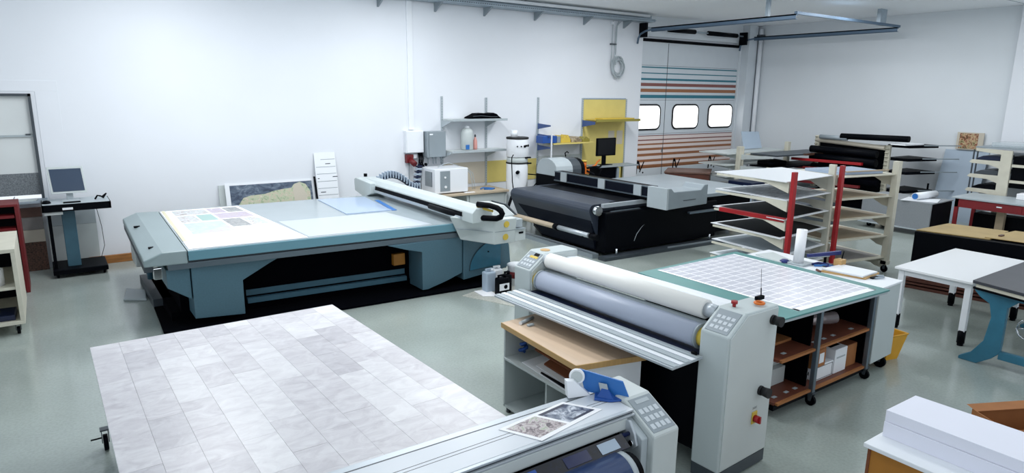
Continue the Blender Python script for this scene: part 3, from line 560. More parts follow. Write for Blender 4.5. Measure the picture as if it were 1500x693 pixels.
# shaded side machinery under left cap
MB('offwhite').box(.80, .92, 9.6, 10.1, .30, .72).build('side_panel', A, bev=.01)
MB('teal_dark').cyl((.92, 9.3, .2), (.92, 9.3, .68), .04, n=12).build('hose_pipe', A)
for y, z in ((8.1, .55), (9.0, .3), (9.2, .45)): MB('chrome').cyl((1.0, y, z), (.93, y, z), .03, n=12).build('valve', A)
MB('darkgrey').box(.85, 1.05, 8.6, 9.9, 0.0, .12).build('foot', A)
tag(MB('lightgrey').slab([(.58, 9.15), (.82, 9.0), (.86, 9.45), (.66, 9.65)], .0, .03).build('floor_panel', bev=.01), 'bent grey metal panel on the floor at the left end of the flatbed printer', 'panel')
# bridge
br = MB('machine')
def bridge_prof(z0): return [(4.48, .93), (4.48, 1.08), (4.53, 1.13), (4.68, 1.13), (4.74, 1.06), (4.74, .93)]
MB('machine').prism([(4.30, .96), (4.30, 1.09), (4.36, 1.15), (4.54, 1.15), (4.60, 1.08), (4.60, .96)], 6.95, 10.55, 'y').build('bridge_beam', A, bev=.01)
MB('black').box(4.285, 4.30, 7.2, 9.9, 1.04, 1.075).build('belt_slot', A); MB('alu').box(4.27, 4.30, 7.2, 9.9, .985, 1.02).build('guide_rail', A)
MB('black').box(4.28, 4.30, 7.2, 9.9, 1.02, 1.04).build('guide_groove', A)
MB('machine').prism([(10.55, 1.15), (10.62, 1.12), (10.6, .93), (10.2, .86), (9.95, .95), (9.95, 1.12)], 4.22, 4.5, 'x').build('bridge_end', A, bev=.01)
MB('black').cyl((4.42, 10.6, 1.15), (4.42, 10.6, 1.2), .03, n=12).build('end_knob', A)
# printhead carriage housing at near end
hp = [(7.42, 1.02), (7.42, .93), (7.30, .70), (6.83, .68), (6.80, .82), (6.78, .98), (6.92, 1.04)]
cg = [(4.15, .99), (4.17, .93), (4.27, .66), (4.34, .63), (4.98, .63), (4.98, .78), (4.78, .78), (4.66, 1.0)]
MB('offwhite').hexa([(4.34, 7.32, .68), (4.58, 6.86, .67), (4.90, 6.86, .67), (4.90, 7.34, .68)], [(4.19, 7.34, 1.0), (4.56, 6.82, 1.0), (4.90, 6.82, 1.0), (4.90, 7.34, 1.0)]).build('carriage_housing', A, bev=.012)
MB('offwhite').box(4.90, 5.07, 6.86, 7.3, .68, .835).build('carriage_side', A, bev=.006); MB('lightgrey').box(4.90, 5.05, 6.90, 7.3, .85, .96).build('side_recess', A, bev=.006)
MB('grey').hexa([(4.26, 7.29, .838), (4.575, 6.836, .838), (5.06, 6.836, .838), (5.06, 6.9, .838)], [(4.26, 7.29, .844), (4.575, 6.836, .844), (5.06, 6.836, .844), (5.06, 6.9, .844)]).build('housing_seam', A)
MB('black').box(4.96, 5.03, 6.853, 6.859, .775, .80).build('handle_slot', A)
for z, yy_ in ((.93, 6.826), (.76, 6.845)): MB('yellow').cyl((4.74, yy_+.005, z), (4.74, yy_-.004, z), .042, n=20).build('warning_dot', A)
MB('offwhite').hexa([(4.62, 6.95, 1.0), (4.98, 6.95, 1.0), (4.98, 7.5, 1.0), (4.62, 7.5, 1.0)], [(4.66, 7.05, 1.15), (4.86, 7.05, 1.14), (4.86, 7.42, 1.14), (4.66, 7.42, 1.15)]).build('carriage_cover', A, bev=.02)
MB('darkgrey').hexa([(4.99, 6.97, 1.0), (5.02, 6.97, 1.0), (5.02, 7.4, 1.0), (4.99, 7.4, 1.0)], [(4.87, 7.06, 1.15), (4.90, 7.06, 1.15), (4.90, 7.4, 1.15), (4.87, 7.4, 1.15)]).build('cover_seal', A, bev=.005)
MB('black').tube([(4.262, 8.0, 1.035), (4.262, 7.5, 1.03), (4.34, 7.18, 1.02), (4.48, 6.92, 1.02), (4.555, 6.78, 1.03), (4.58, 6.72, 1.06), (4.585, 6.70, 1.10), (4.575, 6.72, 1.14), (4.55, 6.77, 1.17), (4.50, 6.86, 1.19), (4.42, 7.02, 1.19)], .038, 8).build('energy_chain', A)
MB('yellow').tube([(4.43, 7.04, 1.15), (4.53, 6.83, 1.12)], .016, 8).build('chain_lining', A)
# spiral loops of cable chain behind the bridge
sc = thing('cable_chain', 'pale blue ribbed cable chain arching behind the printer bridge', 'cable chain', (5.1, 10.9, .8))
n = 17; pc = []
for k in range(n):
    t = k/(n-1); x = 4.66+1.02*t; z = .88+.22*math.sin(PI*min(1, t*1.05+.12))-.10*t; pc.append((x, 10.75+.35*t, z))
    a_ = math.radians(-20+20*t*3)
    MB('bluegrey').box(x-.012, x+.012, 10.69+.35*t, 10.81+.35*t, z-.0, z+.12).build('chain_link', sc, bev=.004)
MB('navy').tube([(x, y, z+.02) for x, y, z in pc], .035, 8).build('chain_core', sc)
c2 = thing('cable_chain', 'upright ribbed cable chain rising to the hanging black plugs', 'cable chain', (5.75, 11.1, .8))
for k in range(9):
    t = k/8; MB('bluegrey' if k % 2 else 'navy').box(5.60+.22*t-.06, 5.60+.22*t+.06, 11.02+.28*t, 11.10+.28*t, .80+.36*t, .83+.36*t).build('chain_link', c2, bev=.003)
MB('navy').tube([(5.60, 11.06, .8), (5.71, 11.2, .98), (5.84, 11.38, 1.20)], .025, 6).build('chain_core', c2)
# prints lying on the bed
ps = thing('printed_sheet', 'large white sheet with small colour photos lying on the flatbed printer', 'print', (1.8, 8.9, .9))
MB('paper').slab([(1.14, 7.62), (2.40, 7.53), (2.22, 10.15), (1.21, 10.2)], .9005, .905).build('sheet', ps)
def bil(u, v): # u across, v depth on the sheet
    a = [1.14+(2.40-1.14)*u, 7.62+(7.53-7.62)*u]; b = [1.21+(2.22-1.21)*u, 10.2-.05*u]; return (a[0]+(b[0]-a[0])*v, a[1]+(b[1]-a[1])*v)
for u0, u1, v0, v1, mt in ((.13, .53, .82, .97, 'photo_c'), (.13, .33, .60, .80, 'photo_c'), (.35, .53, .62, .80, 'mat_print'), (.13, .53, .30, .58, 'photo_e2'), (.56, .74, .82, .97, 'photo_e'), (.76, .95, .82, .97, 'photo_d'), (.56, .95, .64, .80, 'photo_e'), (.56, .76, .40, .62, 'photo_d'), (.78, .95, .42, .62, 'photo_c'), (.56, .93, .27, .38, 'photo_e3')):
    if mt not in MATS:
        if mt == 'mat_print': M('mat_print', '9FBDB8', .4)
        if mt == 'photo_e2': picture('photo_e2', ['C99A9C', 'C8D0D6', 'B9C6D0', 'D5DDE2'], 3, 2.0, positions=[.3, .42, .5, .7])
        if mt == 'photo_e3': picture('photo_e3', ['D8B8BA', 'E9EAEC', 'F0F0F2'], 4, 2.0)
    MB(mt).slab([bil(u0, v0), bil(u1, v0), bil(u1, v1), bil(u0, v1)], .905, .9065).build('photo', ps)
tag(MB('palestrip').slab([(1.15, 8.05), (1.19, 8.04), (1.265, 10.2), (1.225, 10.2)], .9068, .909).build('paper_strip'), 'narrow yellowish paper strip along the left edge of the printed sheet', 'paper')
tag(MB('sheetblue').slab([(3.32, 8.68), (3.98, 8.64), (4.12, 9.95), (3.40, 10.08)], .9005, .912).build('acrylic_sheet'), 'pale blue transparent sheet lying on the flatbed printer beside the bridge', 'sheet')
tag(MB('midblue').slab([(3.99, 8.64), (4.06, 8.63), (4.21, 9.6), (4.14, 9.6)], .9005, .906).build('blue_strip'), 'bright blue strip on the bed beside the pale blue sheet', 'strip')
tag(MB('bedreflection').slab([(2.42, 7.56), (4.0, 7.46), (3.85, 8.55), (2.38, 8.66)], .9005, .903).build('reflection_patch'), 'large pale patch painted as light reflections on the front of the flatbed printer', 'sheet')  # pale patch paints light reflections onto the front of the bed

# ------------------------------------------------------------------ black belt printer B
B = thing('belt_printer', 'large black belt printer with grey front housing before the garage door', 'printer', (9.0, 8.7, 0))
MB('black').slab([(7.12, 7.5), (9.75, 7.42), (9.95, 9.9), (7.5, 9.9), (7.12, 9.15)], .08, .74).build('body', B, bev=.02)
pf = [(7.5, .86)]+[(7.02-.10*math.sin(math.radians(a)), .76+.10*math.cos(math.radians(a))) for a in range(0, 121, 20)]+[(7.12, .30), (7.5, .30)]
MB('belt').prism(pf[:9]+[(7.5, .6)], 7.68, 9.85, 'y').build('belt_nose', B)
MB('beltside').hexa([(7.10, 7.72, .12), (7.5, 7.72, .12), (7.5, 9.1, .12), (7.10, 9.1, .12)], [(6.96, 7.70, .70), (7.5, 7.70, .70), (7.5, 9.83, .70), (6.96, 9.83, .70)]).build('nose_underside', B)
MB('belt').box(7.45, 8.5, 7.66, 9.88, .74, .862).build('belt_bed', B)
MB('black').box(7.38, 8.4, 7.68, 7.72, .862, .866).box(7.55, 8.4, 7.74, 9.8, .8621, .864).build('belt_seam', B)
MB('chrome').cyl((7.02, 7.66, .77), (7.02, 7.56, .77), .075, n=20).build('nose_roller_hub', B)
MB('alu').box(7.15, 8.3, 7.60, 7.66, .80, .862).build('side_rail', B); MB('alu_dark').box(7.25, 7.9, 7.52, 7.56, .70, .75).build('side_plate', B)
MB('black').box(8.22, 8.6, 7.45, 9.93, .862, 1.0).build('carriage_base', B)
MB('black').box(8.05, 8.22, 7.45, 9.93, .86, 1.10).build('gantry', B, bev=.006)
MB('alu_dark').box(8.01, 8.05, 7.45, 9.93, 1.085, 1.105).build('gantry_rail', B); MB('alu_dark').box(8.0, 8.05, 7.45, 9.93, .92, .94).build('gantry_rail', B)
MB('beltside').box(8.02, 8.05, 7.45, 9.93, .94, 1.085).build('gantry_face', B)
MB('black').box(8.08, 8.9, 9.95, 10.6, .08, .98).build('motor_base', B)
for y in (7.62, 8.5, 9.55): MB('lightgrey').box(7.99, 8.01, y, y+.17, .93, 1.10).build('gantry_bracket', B)
hz = [(7.95, .80), (7.95, 1.10), (8.0, 1.13), (8.15, 1.07), (8.72, 1.07), (8.8, 1.15), (8.9, 1.15), (8.94, 1.10), (8.9, .78)]
MB('grey').prism([(8.0, .78), (8.0, 1.12), (8.06, 1.12), (8.12, 1.06), (8.78, 1.05), (8.86, 1.13), (8.95, 1.13), (8.95, .80)], 7.02, 7.44, 'y').build('head_housing', B, bev=.012)
MB('lightgrey').box(7.96, 8.0, 7.02, 7.44, .78, 1.12).build('housing_flange', B); MB('darkgrey').box(8.35, 8.65, 7.012, 7.02, .90, .91).build('housing_grip', B)
MB('grey').slab([(8.6, 7.5), (11.0, 7.42), (11.1, 9.9), (8.6, 9.95)], .80, .862).build('table_plate', B, bev=.006)
MB('belt').slab([(8.75, 7.9), (9.4, 7.88), (9.4, 9.8), (8.75, 9.8)], .862, .866).build('table_inlay', B)
MB('black').slab([(9.7, 7.6), (10.9, 7.55), (10.95, 9.8), (9.9, 9.8)], .10, .80).build('rear_body', B, bev=.01)
MB('alu_dark').slab([(8.95, 7.36), (10.9, 7.28), (10.9, 7.40), (8.95, 7.42)], .57, .60).build('side_bar', B)
MB('grey').box(7.75, 7.95, 7.485, 7.497, .62, .645).build('name_plate', B)
g = MB('lightgrey').tube([(7.75, 7.48, .22), (7.8, 7.48, .33), (7.92, 7.48, .45), (8.1, 7.48, .54)], .006, 6); g.build('hose_arc', B)
MB('darkgrey').slab([(7.0, 7.35), (9.8, 7.2), (9.8, 7.45), (7.0, 7.52)], .0, .05).build('base_plate', B)
MB('grey').slab([(8.4, 7.30), (9.7, 7.22), (9.7, 7.25), (8.4, 7.33)], .05, .07).build('base_strip', B); MB('grey').box(6.95, 7.08, 7.6, 9.9, 0, .07).build('side_skirt', B)
for (x, y) in ((7.3, 7.42), (9.5, 7.35)): MB('chrome').cyl((x, y, .05), (x, y, .16), .02, n=10).build('levelling_foot', B)
mb_ = thing('drive_motor', 'rounded grey motor hood with black front on the end of the belt printer gantry', 'motor', (8.5, 10.3, 1.12))
dome = [(9.95, .985)]+[(10.27-.32*math.cos(math.radians(a)), 1.10+.22*math.sin(math.radians(a))) for a in range(0, 181, 20)]+[(10.59, .985)]
MB('lightgrey').prism(dome, 8.08, 8.5, 'x').build('hood', mb_, bev=.01); MB('darkgrey').prism([(y, z+.0) for y, z in dome], 8.5, 8.72, 'x').build('hood_ring', mb_, bev=.01); MB('black').prism([(9.98, .985)]+[(10.27-.28*math.cos(math.radians(a)), 1.12+.18*math.sin(math.radians(a))) for a in range(0, 181, 20)]+[(10.55, .985)], 8.72, 8.84, 'x').build('front_cover', mb_)
MB('black').tube([(8.55, 10.25, 1.33), (8.53, 10.25, 1.40), (8.58, 10.25, 1.43), (8.62, 10.25, 1.40)], .012, 8).build('handle', mb_)
MB('orange').box(8.86, 8.98, 10.0, 10.2, .985, 1.10).cyl((8.92, 10.1, 1.10), (8.92, 10.1, 1.22), .045, n=14).m('yellow').cyl((8.92, 10.1, 1.22), (8.92, 10.1, 1.25), .055, n=14).build('valve_block', mb_)
MB('black').tube([(8.9, 10.0, 1.1), (9.1, 10.0, 1.12), (9.25, 9.95, 1.06), (9.1, 9.9, .9)], .02, 8).tube([(8.9, 10.0, 1.05), (9.05, 9.95, .98), (9.0, 9.9, .9)], .018, 8).build('hose', mb_)
# unwinding tube before the nose
tb = thing('film_roller', 'beige cardboard tube on a silver shaft in front of the belt printer', 'roller', (6.8, 8.6, .5))
MB('beige').cyl((6.86, 10.1, .39), (6.86, 8.45, .39), .045, n=20).build('cardboard_tube', tb); MB('black').cyl((6.86, 8.46, .39), (6.86, 8.36, .39), .055, n=20).build('stop_collar', tb)
MB('alu').cyl((6.86, 8.36, .39), (6.86, 7.60, .39), .04, n=20).build('shaft', tb); MB('black').cyl((6.86, 7.56, .39), (6.86, 7.4, .39), .05, n=16).build('shaft_end', tb)
for y in (9.0, 7.72): MB('black').box(6.83, 7.10, y-.02, y+.02, .35, .39).build('arm', tb)
# brown crate and small blue box beyond
cr = thing('brown_crate', 'dark brown wooden crate standing beyond the belt printer table', 'crate', (12.2, 10.3, 0))
MB('brownbox').slab([(11.6, 10.35), (12.3, 9.65), (13.0, 10.15), (12.3, 10.85)], 0, .80).build('crate_body', cr, bev=.01); MB('sepia').slab([(11.58, 10.35), (12.3, 9.62), (13.03, 10.15), (12.3, 10.88)], .80, .84).build('lid', cr, bev=.006)
sb = thing('blue_trolley', 'dark blue and white trolley behind the drying rack', 'trolley', (12.2, 8.6, 0))
MB('navy').box(12.0, 13.0, 8.3, 8.9, .55, .78).build('bin', sb, bev=.01); MB('bluegrey').box(11.98, 12.0, 8.35, 8.5, .6, .72).build('label_plate', sb)
for x, y in ((12.05, 8.35), (12.95, 8.35), (12.05, 8.85), (12.95, 8.85)): MB('bluegrey').box(x-.025, x+.025, y-.025, y+.025, 0, .55).build('leg', sb)

# ------------------------------------------------------------------ laminator (C)
LR = math.radians(2.9)
def LAM(): return None
L = thing('laminator', 'wide grey roll laminator with white rollers and tall end cabinets, right of centre', 'laminator', (3.72, 2.57, 0), LR)
prof = [(-.285, .10), (-.285, 1.07), (-.10, 1.20), (.285, 1.19), (.285, .10)]
for k, y in enumerate((0, 2.0)):
    p = MB('machine').prism(prof, y-.11, y+.11, 'y').build('end_cabinet', L, bev=.012, local=True)
    MB('offwhite').prism([(-.27, .12), (-.27, 1.06), (-.095, 1.185), (.27, 1.175), (.27, .12)], y-.118, y-.109, 'y').build('side_cover', p, bev=.003, local=True)
    MB('darkgrey').box(-.28, .28, y-.108, y+.105, .012, .10).build('plinth', p, local=True)
    # keypad on the slope
    d = Vector((.185, 0, .13)).normalized(); nrm = Vector((-.13, 0, .185)).normalized(); o0 = Vector((-.285, y, 1.07))
    def kp(s0, s1, y0, y1, h): 
        P = [o0+d*s0+Vector((0, y0, 0)), o0+d*s1+Vector((0, y0, 0)), o0+d*s1+Vector((0, y1, 0)), o0+d*s0+Vector((0, y1, 0))]
        return [q+nrm*.0005 for q in P], [q+nrm*h for q in P]
    kk = MB('grey'); b_, t_ = kp(.015, .205, -.085, .085, .004); kk.hexa(b_, t_); kk = kk.build('keypad', p, local=True)
    for i in range(3):
        for j in range(4):
            b_, t_ = kp(.04+i*.045, .066+i*.045, -.070+j*.037, -.045+j*.037, .005); MB('keygrey').hexa(b_, t_).build('key', kk, local=True)
    if k == 1:
        b_, t_ = kp(.165, .195, -.06, .0, .0075); MB('black').hexa(b_, t_).build('display', kk, local=True)
        b_, t_ = kp(.135, .16, -.07, .03, .0072); MB('yellow').hexa(b_, t_).build('key_row', kk, local=True)
        MB('wood').cyl((-.02, y, 1.199), (-.02, y, 1.203), .045, n=24).build('badge', p, local=True)
for z, x in ((1.10, .20), (.60, .13)):
    MB('rubber').cyl((x, -.118, z), (x, -.135, z), .034, n=18).cyl((x, -.135, z), (x, -.19, z), .03, .036, n=18).build('knob', L, local=True)
MB('yellow').box(.055, .115, -.126, -.118, .365, .455).build('switch_plate', L, bev=.003, local=True); MB('red').cyl((.085, -.126, .405), (.085, -.16, .405), .026, n=14).box(.078, .092, -.172, -.16, .38, .43).build('main_switch', L, local=True)
MB('darkgrey').box(.06, .11, -.1185, -.1182, .475, .479).box(.06, .11, -.1185, -.1182, .485, .488).build('switch_caption', L, local=True)
MB('red').cyl((-.04, .03, 1.2), (-.04, .03, 1.222), .012, n=12).cyl((-.04, .03, 1.222), (-.04, .03, 1.24), .022, n=16).build('stop_button', L, local=True)
y0, y1 = .12, 1.88
MB('roller_white').cyl((-.10, .20, 1.145), (-.10, 1.84, 1.145), .068, n=32).build('top_roller', L, local=True)
for a_, c_ in ((.11, .20), (1.84, 1.89)): MB('alu').cyl((-.10, a_, 1.145), (-.10, c_, 1.145), .05, n=24).build('roller_core', L, local=True)
MB('lightgrey').cyl((-.115, y0, 1.03), (-.115, y1, 1.03), .038, n=24).build('guide_roller', L, local=True)
MB('roller_grey').cyl((-.20, .16, .985), (-.20, 1.83, .985), .085, n=32).build('feed_roller', L, local=True)
for a_, c_ in ((.11, .16), (1.83, 1.89)): MB('yellow').cyl((-.20, a_, .985), (-.20, c_, .985), .065, n=24).build('roller_hub', L, local=True)
for a_, c_ in ((.155, .17), (1.82, 1.84)): MB('grey').cyl((-.20, a_, .985), (-.20, c_, .985), .09, n=28).build('roller_flange', L, local=True)
MB('lightgrey').box(.02, .26, y0, y1, 1.06, 1.10).box(-.02, .04, y0, y1, 1.07, 1.12).build('rear_cover', L, bev=.006, local=True)
MB('white').prism([(.1, 1.10), (.26, 1.10), (.26, 1.13), (.14, 1.14)], y0, y1, 'y').build('rear_hood', L, bev=.004, local=True)
g = MB('alu'); g.box(-.62, -.30, .06, 1.96, .878, .895); g.build('infeed_plate', L, bev=.003, local=True)
for k in range(5): MB('white' if k % 2 else 'lightgrey').box(-.605+.06*k, -.565+.06*k, .06, 1.96, .895, .901).build('infeed_slat', L, bev=.002, local=True)
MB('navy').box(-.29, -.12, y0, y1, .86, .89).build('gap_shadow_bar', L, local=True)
MB('black').cyl((-.33, .09, .91), (-.33, .13, .91), .012, n=12).build('shelf_pin', L, local=True)
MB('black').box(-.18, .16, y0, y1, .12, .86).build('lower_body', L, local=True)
MB('offwhite').box(-.26, -.08, 1.78, 1.9, .08, .87).build('support_column', L, local=True)
for x in (-.22, .22):
    for y in (0, 2.0): MB('black').box(x-.03, x+.03, y-.03, y+.03, 0, .012).build('foot_pad', L, local=True)
# items on the near end cabinet
an = thing('radio_box', 'small black box with thin antenna on top of the laminator end cabinet', 'transmitter', (3.93, 2.60, 1.20))
MB('black').box(3.90, 3.98, 2.57, 2.60, 1.205, 1.235).build('casing', an, bev=.006); MB('black').cyl((3.955, 2.585, 1.235), (3.948, 2.585, 1.29), .004, n=8).cyl((3.948, 2.585, 1.29), (3.93, 2.585, 1.43), .0015, n=6).build('antenna', an)
tr_ = MB('orange'); pts = [(3.86+.03*math.cos(a*PI/10), 2.53+.03*math.sin(a*PI/10), 1.212) for a in range(21)]; tr_.tube(pts, .009, 8, caps=False); tag(tr_.build('tape_ring'), 'orange ring lying beside the small black antenna box', 'ring')

# ------------------------------------------------------------------ wood topped cabinet F
F = thing('low_cabinet', 'low white open cabinet with beech wood top in front of the laminator', 'cabinet', (3.1, 3.65, 0))
fx0, fx1, fy0, fy1 = 2.84, 3.37, 3.13, 4.21
MB('woodtop').slab([(2.806, 3.19), (3.35, 3.058), (3.36, 4.22), (2.866, 4.18)], .73, .77).build('cabinet_top', F, bev=.003)
MB('wood').slab([(2.80, 3.185), (2.806, 3.185), (2.866, 4.183), (2.86, 4.183)], .729, .7705).slab([(2.80, 3.182), (3.35, 3.05), (3.35, 3.058), (2.806, 3.19)], .729, .7705).build('edge_band', F)
MB('offwhite').box(2.88, 3.34, 4.15, 4.17, .04, .73).build('side_panel', F, bev=.002); MB('white').slab([(2.83, 3.20), (3.33, 3.08), (3.33, 3.10), (2.83, 3.22)], .04, .73).build('side_panel', F, bev=.002)
MB('offwhite').box(3.32, 3.34, 3.12, 4.15, .04, .73).build('back_panel', F); MB('offwhite').box(2.88, 3.32, 3.19, 4.16, .04, .06).build('bottom_board', F)
MB('offwhite').box(2.87, 3.32, 3.19, 4.16, .46, .478).build('shelf_board', F, bev=.002); MB('offwhite').box(2.9, 3.32, 3.62, 3.64, .06, .46).build('divider', F)
for x in (2.9, 3.3):
    for y in (3.22, 4.12): MB('darkgrey').cyl((x, y, 0), (x, y, .04), .02, n=10).build('foot', F)
g = MB('darkgrey')
for z in range(14): g.cyl((2.91, 4.161, .12+.045*z), (2.91, 4.158, .12+.045*z), .004, n=6)
g.build('pin_hole', F)['kind'] = 'stuff'
pr_ = MB('lightgrey').cyl((2.96, 4.05, .785), (3.12, 4.10, .785), .014, n=14); pr_.m('white').cyl((2.955, 4.048, .785), (2.96, 4.05, .785), .0145, n=14); tag(pr_.build('film_tube'), 'short silver tube lying on the beech cabinet top', 'tube')
tag(MB('lightgrey').box(2.98, 3.04, 3.97, 4.0, .771, .788).build('metal_block', bev=.006), 'small grey block beside the silver tube on the cabinet top', 'block')
# papers on its shelf
def tilt(name, mt, y0, y1, xa, za, xb, zb, th, lb, cat, sk=0):
    o = MB(mt).hexa([(xa, y0, za), (xb, y0, zb), (xb, y1, zb), (xa+sk, y1, za)], [(xa, y0, za+th), (xb, y0, zb+th), (xb, y1, zb+th), (xa+sk, y1, za+th)]).build(name); return tag(o, lb, cat)
tilt('paper_sheet', 'white', 3.25, 3.98, 2.875, .480, 3.25, .50, .004, 'white paper sheet at the bottom of the pile on the cabinet shelf', 'paper', .05)
tilt('black_profile', 'black', 3.2, 3.72, 2.885, .486, 2.925, .490, .008, 'long black strip at the front of the cabinet shelf', 'strip', .03)
tilt('paper_sheet', 'paper', 3.2, 3.85, 2.93, .488, 3.28, .54, .004, 'curved white sheet above the black strip in the cabinet', 'paper', .04)
tilt('cardboard_sheet', 'cardboard_dark', 3.2, 3.80, 2.97, .505, 3.29, .60, .012, 'dark brown cardboard leaning in the cabinet, lower of two', 'cardboard', .04)
tilt('cardboard_sheet', 'cardboard_dark', 3.2, 4.0, 3.02, .545, 3.30, .66, .012, 'dark brown cardboard leaning in the cabinet, upper of two', 'cardboard', .05)
b_ = MB('blue')
for k in range(7):
    a = k*1.3; b_.tube([(3.02+.03*math.cos(a+t), 4.1-.015*k*.3+.02*math.sin(a+t), .50+.012*k+.01*t) for t in range(5)], .012, 6)
tag(b_.build('blue_bag'), 'crumpled blue plastic bag at the back of the cabinet shelf', 'bag')

# ------------------------------------------------------------------ foreground laminator G
G = thing('roll_laminator', 'foreground grey laminator with long white table and navy film roll', 'laminator', (1.9, 2.4, 0))
MB('gtable').slab([(.30, 2.36), (2.485, 2.355), (2.485, 2.60), (.30, 2.635)], .86, .90).build('table_plate', G, bev=.004)
MB('alu').slab([(.30, 2.64), (2.485, 2.605), (2.485, 2.66), (.30, 2.695)], .872, .893).build('rear_profile', G, bev=.003)
MB('darkgrey').slab([(.30, 2.632), (2.485, 2.597), (2.485, 2.605), (.30, 2.64)], .86, .9004).build('profile_groove', G)
MB('darkgrey').slab([(.30, 2.50), (2.46, 2.502), (2.46, 2.505), (.30, 2.503)], .90, .9008).slab([(.30, 2.475), (2.46, 2.477), (2.46, 2.480), (.30, 2.478)], .90, .9008).build('table_groove', G)
MB('darkgrey').slab([(.30, 2.342), (2.48, 2.338), (2.48, 2.36), (.30, 2.36)], .862, .892).build('profile_groove', G)
for z0, z1, y in ((.888, .899, 2.338), (.868, .879, 2.328)): MB('alu').slab([(.30, y), (2.485, y-.005), (2.485, y+.02), (.30, y+.02)], z0, z1).build('front_profile', G, bev=.002)
MB('offwhite').box(.30, 2.43, 2.325, 2.36, .80, .866).build('front_rail', G, bev=.004)
MB('offwhite').prism([(2.22, .06), (2.18, .10), (2.18, .80), (2.42, .925), (2.66, .93), (2.66, .06)], 2.49, 2.69, 'x').build('end_cabinet', G, bev=.012)
MB('lightgrey').prism([(2.60, .10), (2.22, .10), (2.22, .78), (2.36, .855), (2.60, .855)], 2.44, 2.488, 'x').build('inner_panel', G, bev=.006)
MB('alu').prism([(2.36, .86), (2.30, .86), (2.26, .80), (2.24, .74), (2.27, .71), (2.31, .72), (2.36, .80)], 2.42, 2.438, 'x').build('link_plate', G, bev=.004)
MB('chrome').cyl((2.42, 2.275, .745), (2.41, 2.275, .745), .016, n=16).build('bolt', G)
d = Vector((0, .24, .125)).normalized(); nrm = Vector((0, -.125, .24)).normalized(); o0 = Vector((2.59, 2.18, .80))
def kp2(s0, s1, x0, x1, h):
    P = [o0+d*s0+Vector((x0, 0, 0)), o0+d*s0+Vector((x1, 0, 0)), o0+d*s1+Vector((x1, 0, 0)), o0+d*s1+Vector((x0, 0, 0))]
    return [q+nrm*.0005 for q in P], [q+nrm*h for q in P]
b_, t_ = kp2(.02, .25, -.085, .085, .003); kk = MB('grey').hexa(b_, t_).build('keypad', G)
for i in range(3):
    for j in range(4):
        b_, t_ = kp2(.04+i*.052, .072+i*.052, -.072+j*.038, -.045+j*.038, .0045); MB('keygrey').hexa(b_, t_).build('key', kk)
b_, t_ = kp2(.21, .235, -.05, .05, .005); MB('lightgrey').hexa(b_, t_).build('key_label', kk)
MB('film').cyl((.3, 2.19, .655), (2.25, 2.19, .655), .12, n=40).build('film_roll', G)
MB('lightgrey').cyl((2.25, 2.19, .655), (2.29, 2.19, .655), .115, n=28).build('roll_hub', G); MB('black').cyl((2.29, 2.19, .655), (2.34, 2.19, .655), .095, n=28).build('roll_bearing', G)
MB('filmdark').cyl((.3, 2.30, .79), (2.42, 2.30, .79), .012, n=12).build('guide_roller', G)
def fy(z): return 2.225+(z-.765)*1.6
MB('filmprint').hexa([(.3, 2.225, .760), (2.36, 2.225, .760), (2.36, 2.225, .765), (.3, 2.225, .765)], [(.3, 2.297, .805), (2.36, 2.297, .805), (2.36, 2.297, .81), (.3, 2.297, .81)]).build('printed_film', G)
for x0, x1, mt in ((2.17, 2.30, 'bluegrey'), (1.94, 2.10, 'filmdark'), (1.70, 1.77, 'blue'), (1.50, 1.56, 'bluegrey')):
    MB(mt).hexa([(x0, 2.235, .7735), (x1, 2.235, .7735), (x1, 2.235, .7745), (x0, 2.235, .7745)], [(x0, 2.285, .804), (x1, 2.285, .804), (x1, 2.285, .805), (x0, 2.285, .805)]).build('print_patch', G)
MB('black_flat').box(.3, 2.42, 2.37, 2.58, .15, .80).build('lower_body', G)
for x in (.5, 2.6):
    for y in (2.15, 2.6): castor(G, x, y, .03, .10 if x < 1 else .06)
MB('darkgrey').box(.4, .6, 2.1, 2.65, .1, .15).build('foot_bar', G)
# photo sheet lying on the table
ph = thing('photo_sheet', 'white sheet with two printed photos lying on the foreground laminator table', 'print', (2.05, 2.48, .901))
q = [(1.745, 2.545), (1.86, 2.345), (2.325, 2.445), (2.215, 2.625)]
q = [(1.74, 2.56), (1.855, 2.345), (2.335, 2.425), (2.21, 2.615)]
MB('paper').slab(q, .9015, .9035).build('sheet', ph)
def bq(u, v): # u along long side, v across
    a = [q[1][i]+(q[2][i]-q[1][i])*u for i in (0, 1)]; b = [q[0][i]+(q[3][i]-q[0][i])*u for i in (0, 1)]; return (a[0]+(b[0]-a[0])*v, a[1]+(b[1]-a[1])*v)
MB('photo_a').slab([bq(.05, .12), bq(.48, .12), bq(.48, .9), bq(.05, .9)], .9035, .9042).build('photo', ph); MB('photo_b').slab([bq(.53, .12), bq(.95, .12), bq(.95, .9), bq(.53, .9)], .9035, .9042).build('photo', ph)
MB('navy').slab([bq(.53, .8), bq(.93, .8), bq(.93, .9), bq(.53, .9)], .9042, .9045).slab([bq(.62, .12), bq(.95, .12), bq(.95, .2), bq(.62, .2)], .9042, .9045).build('photo_band', ph)
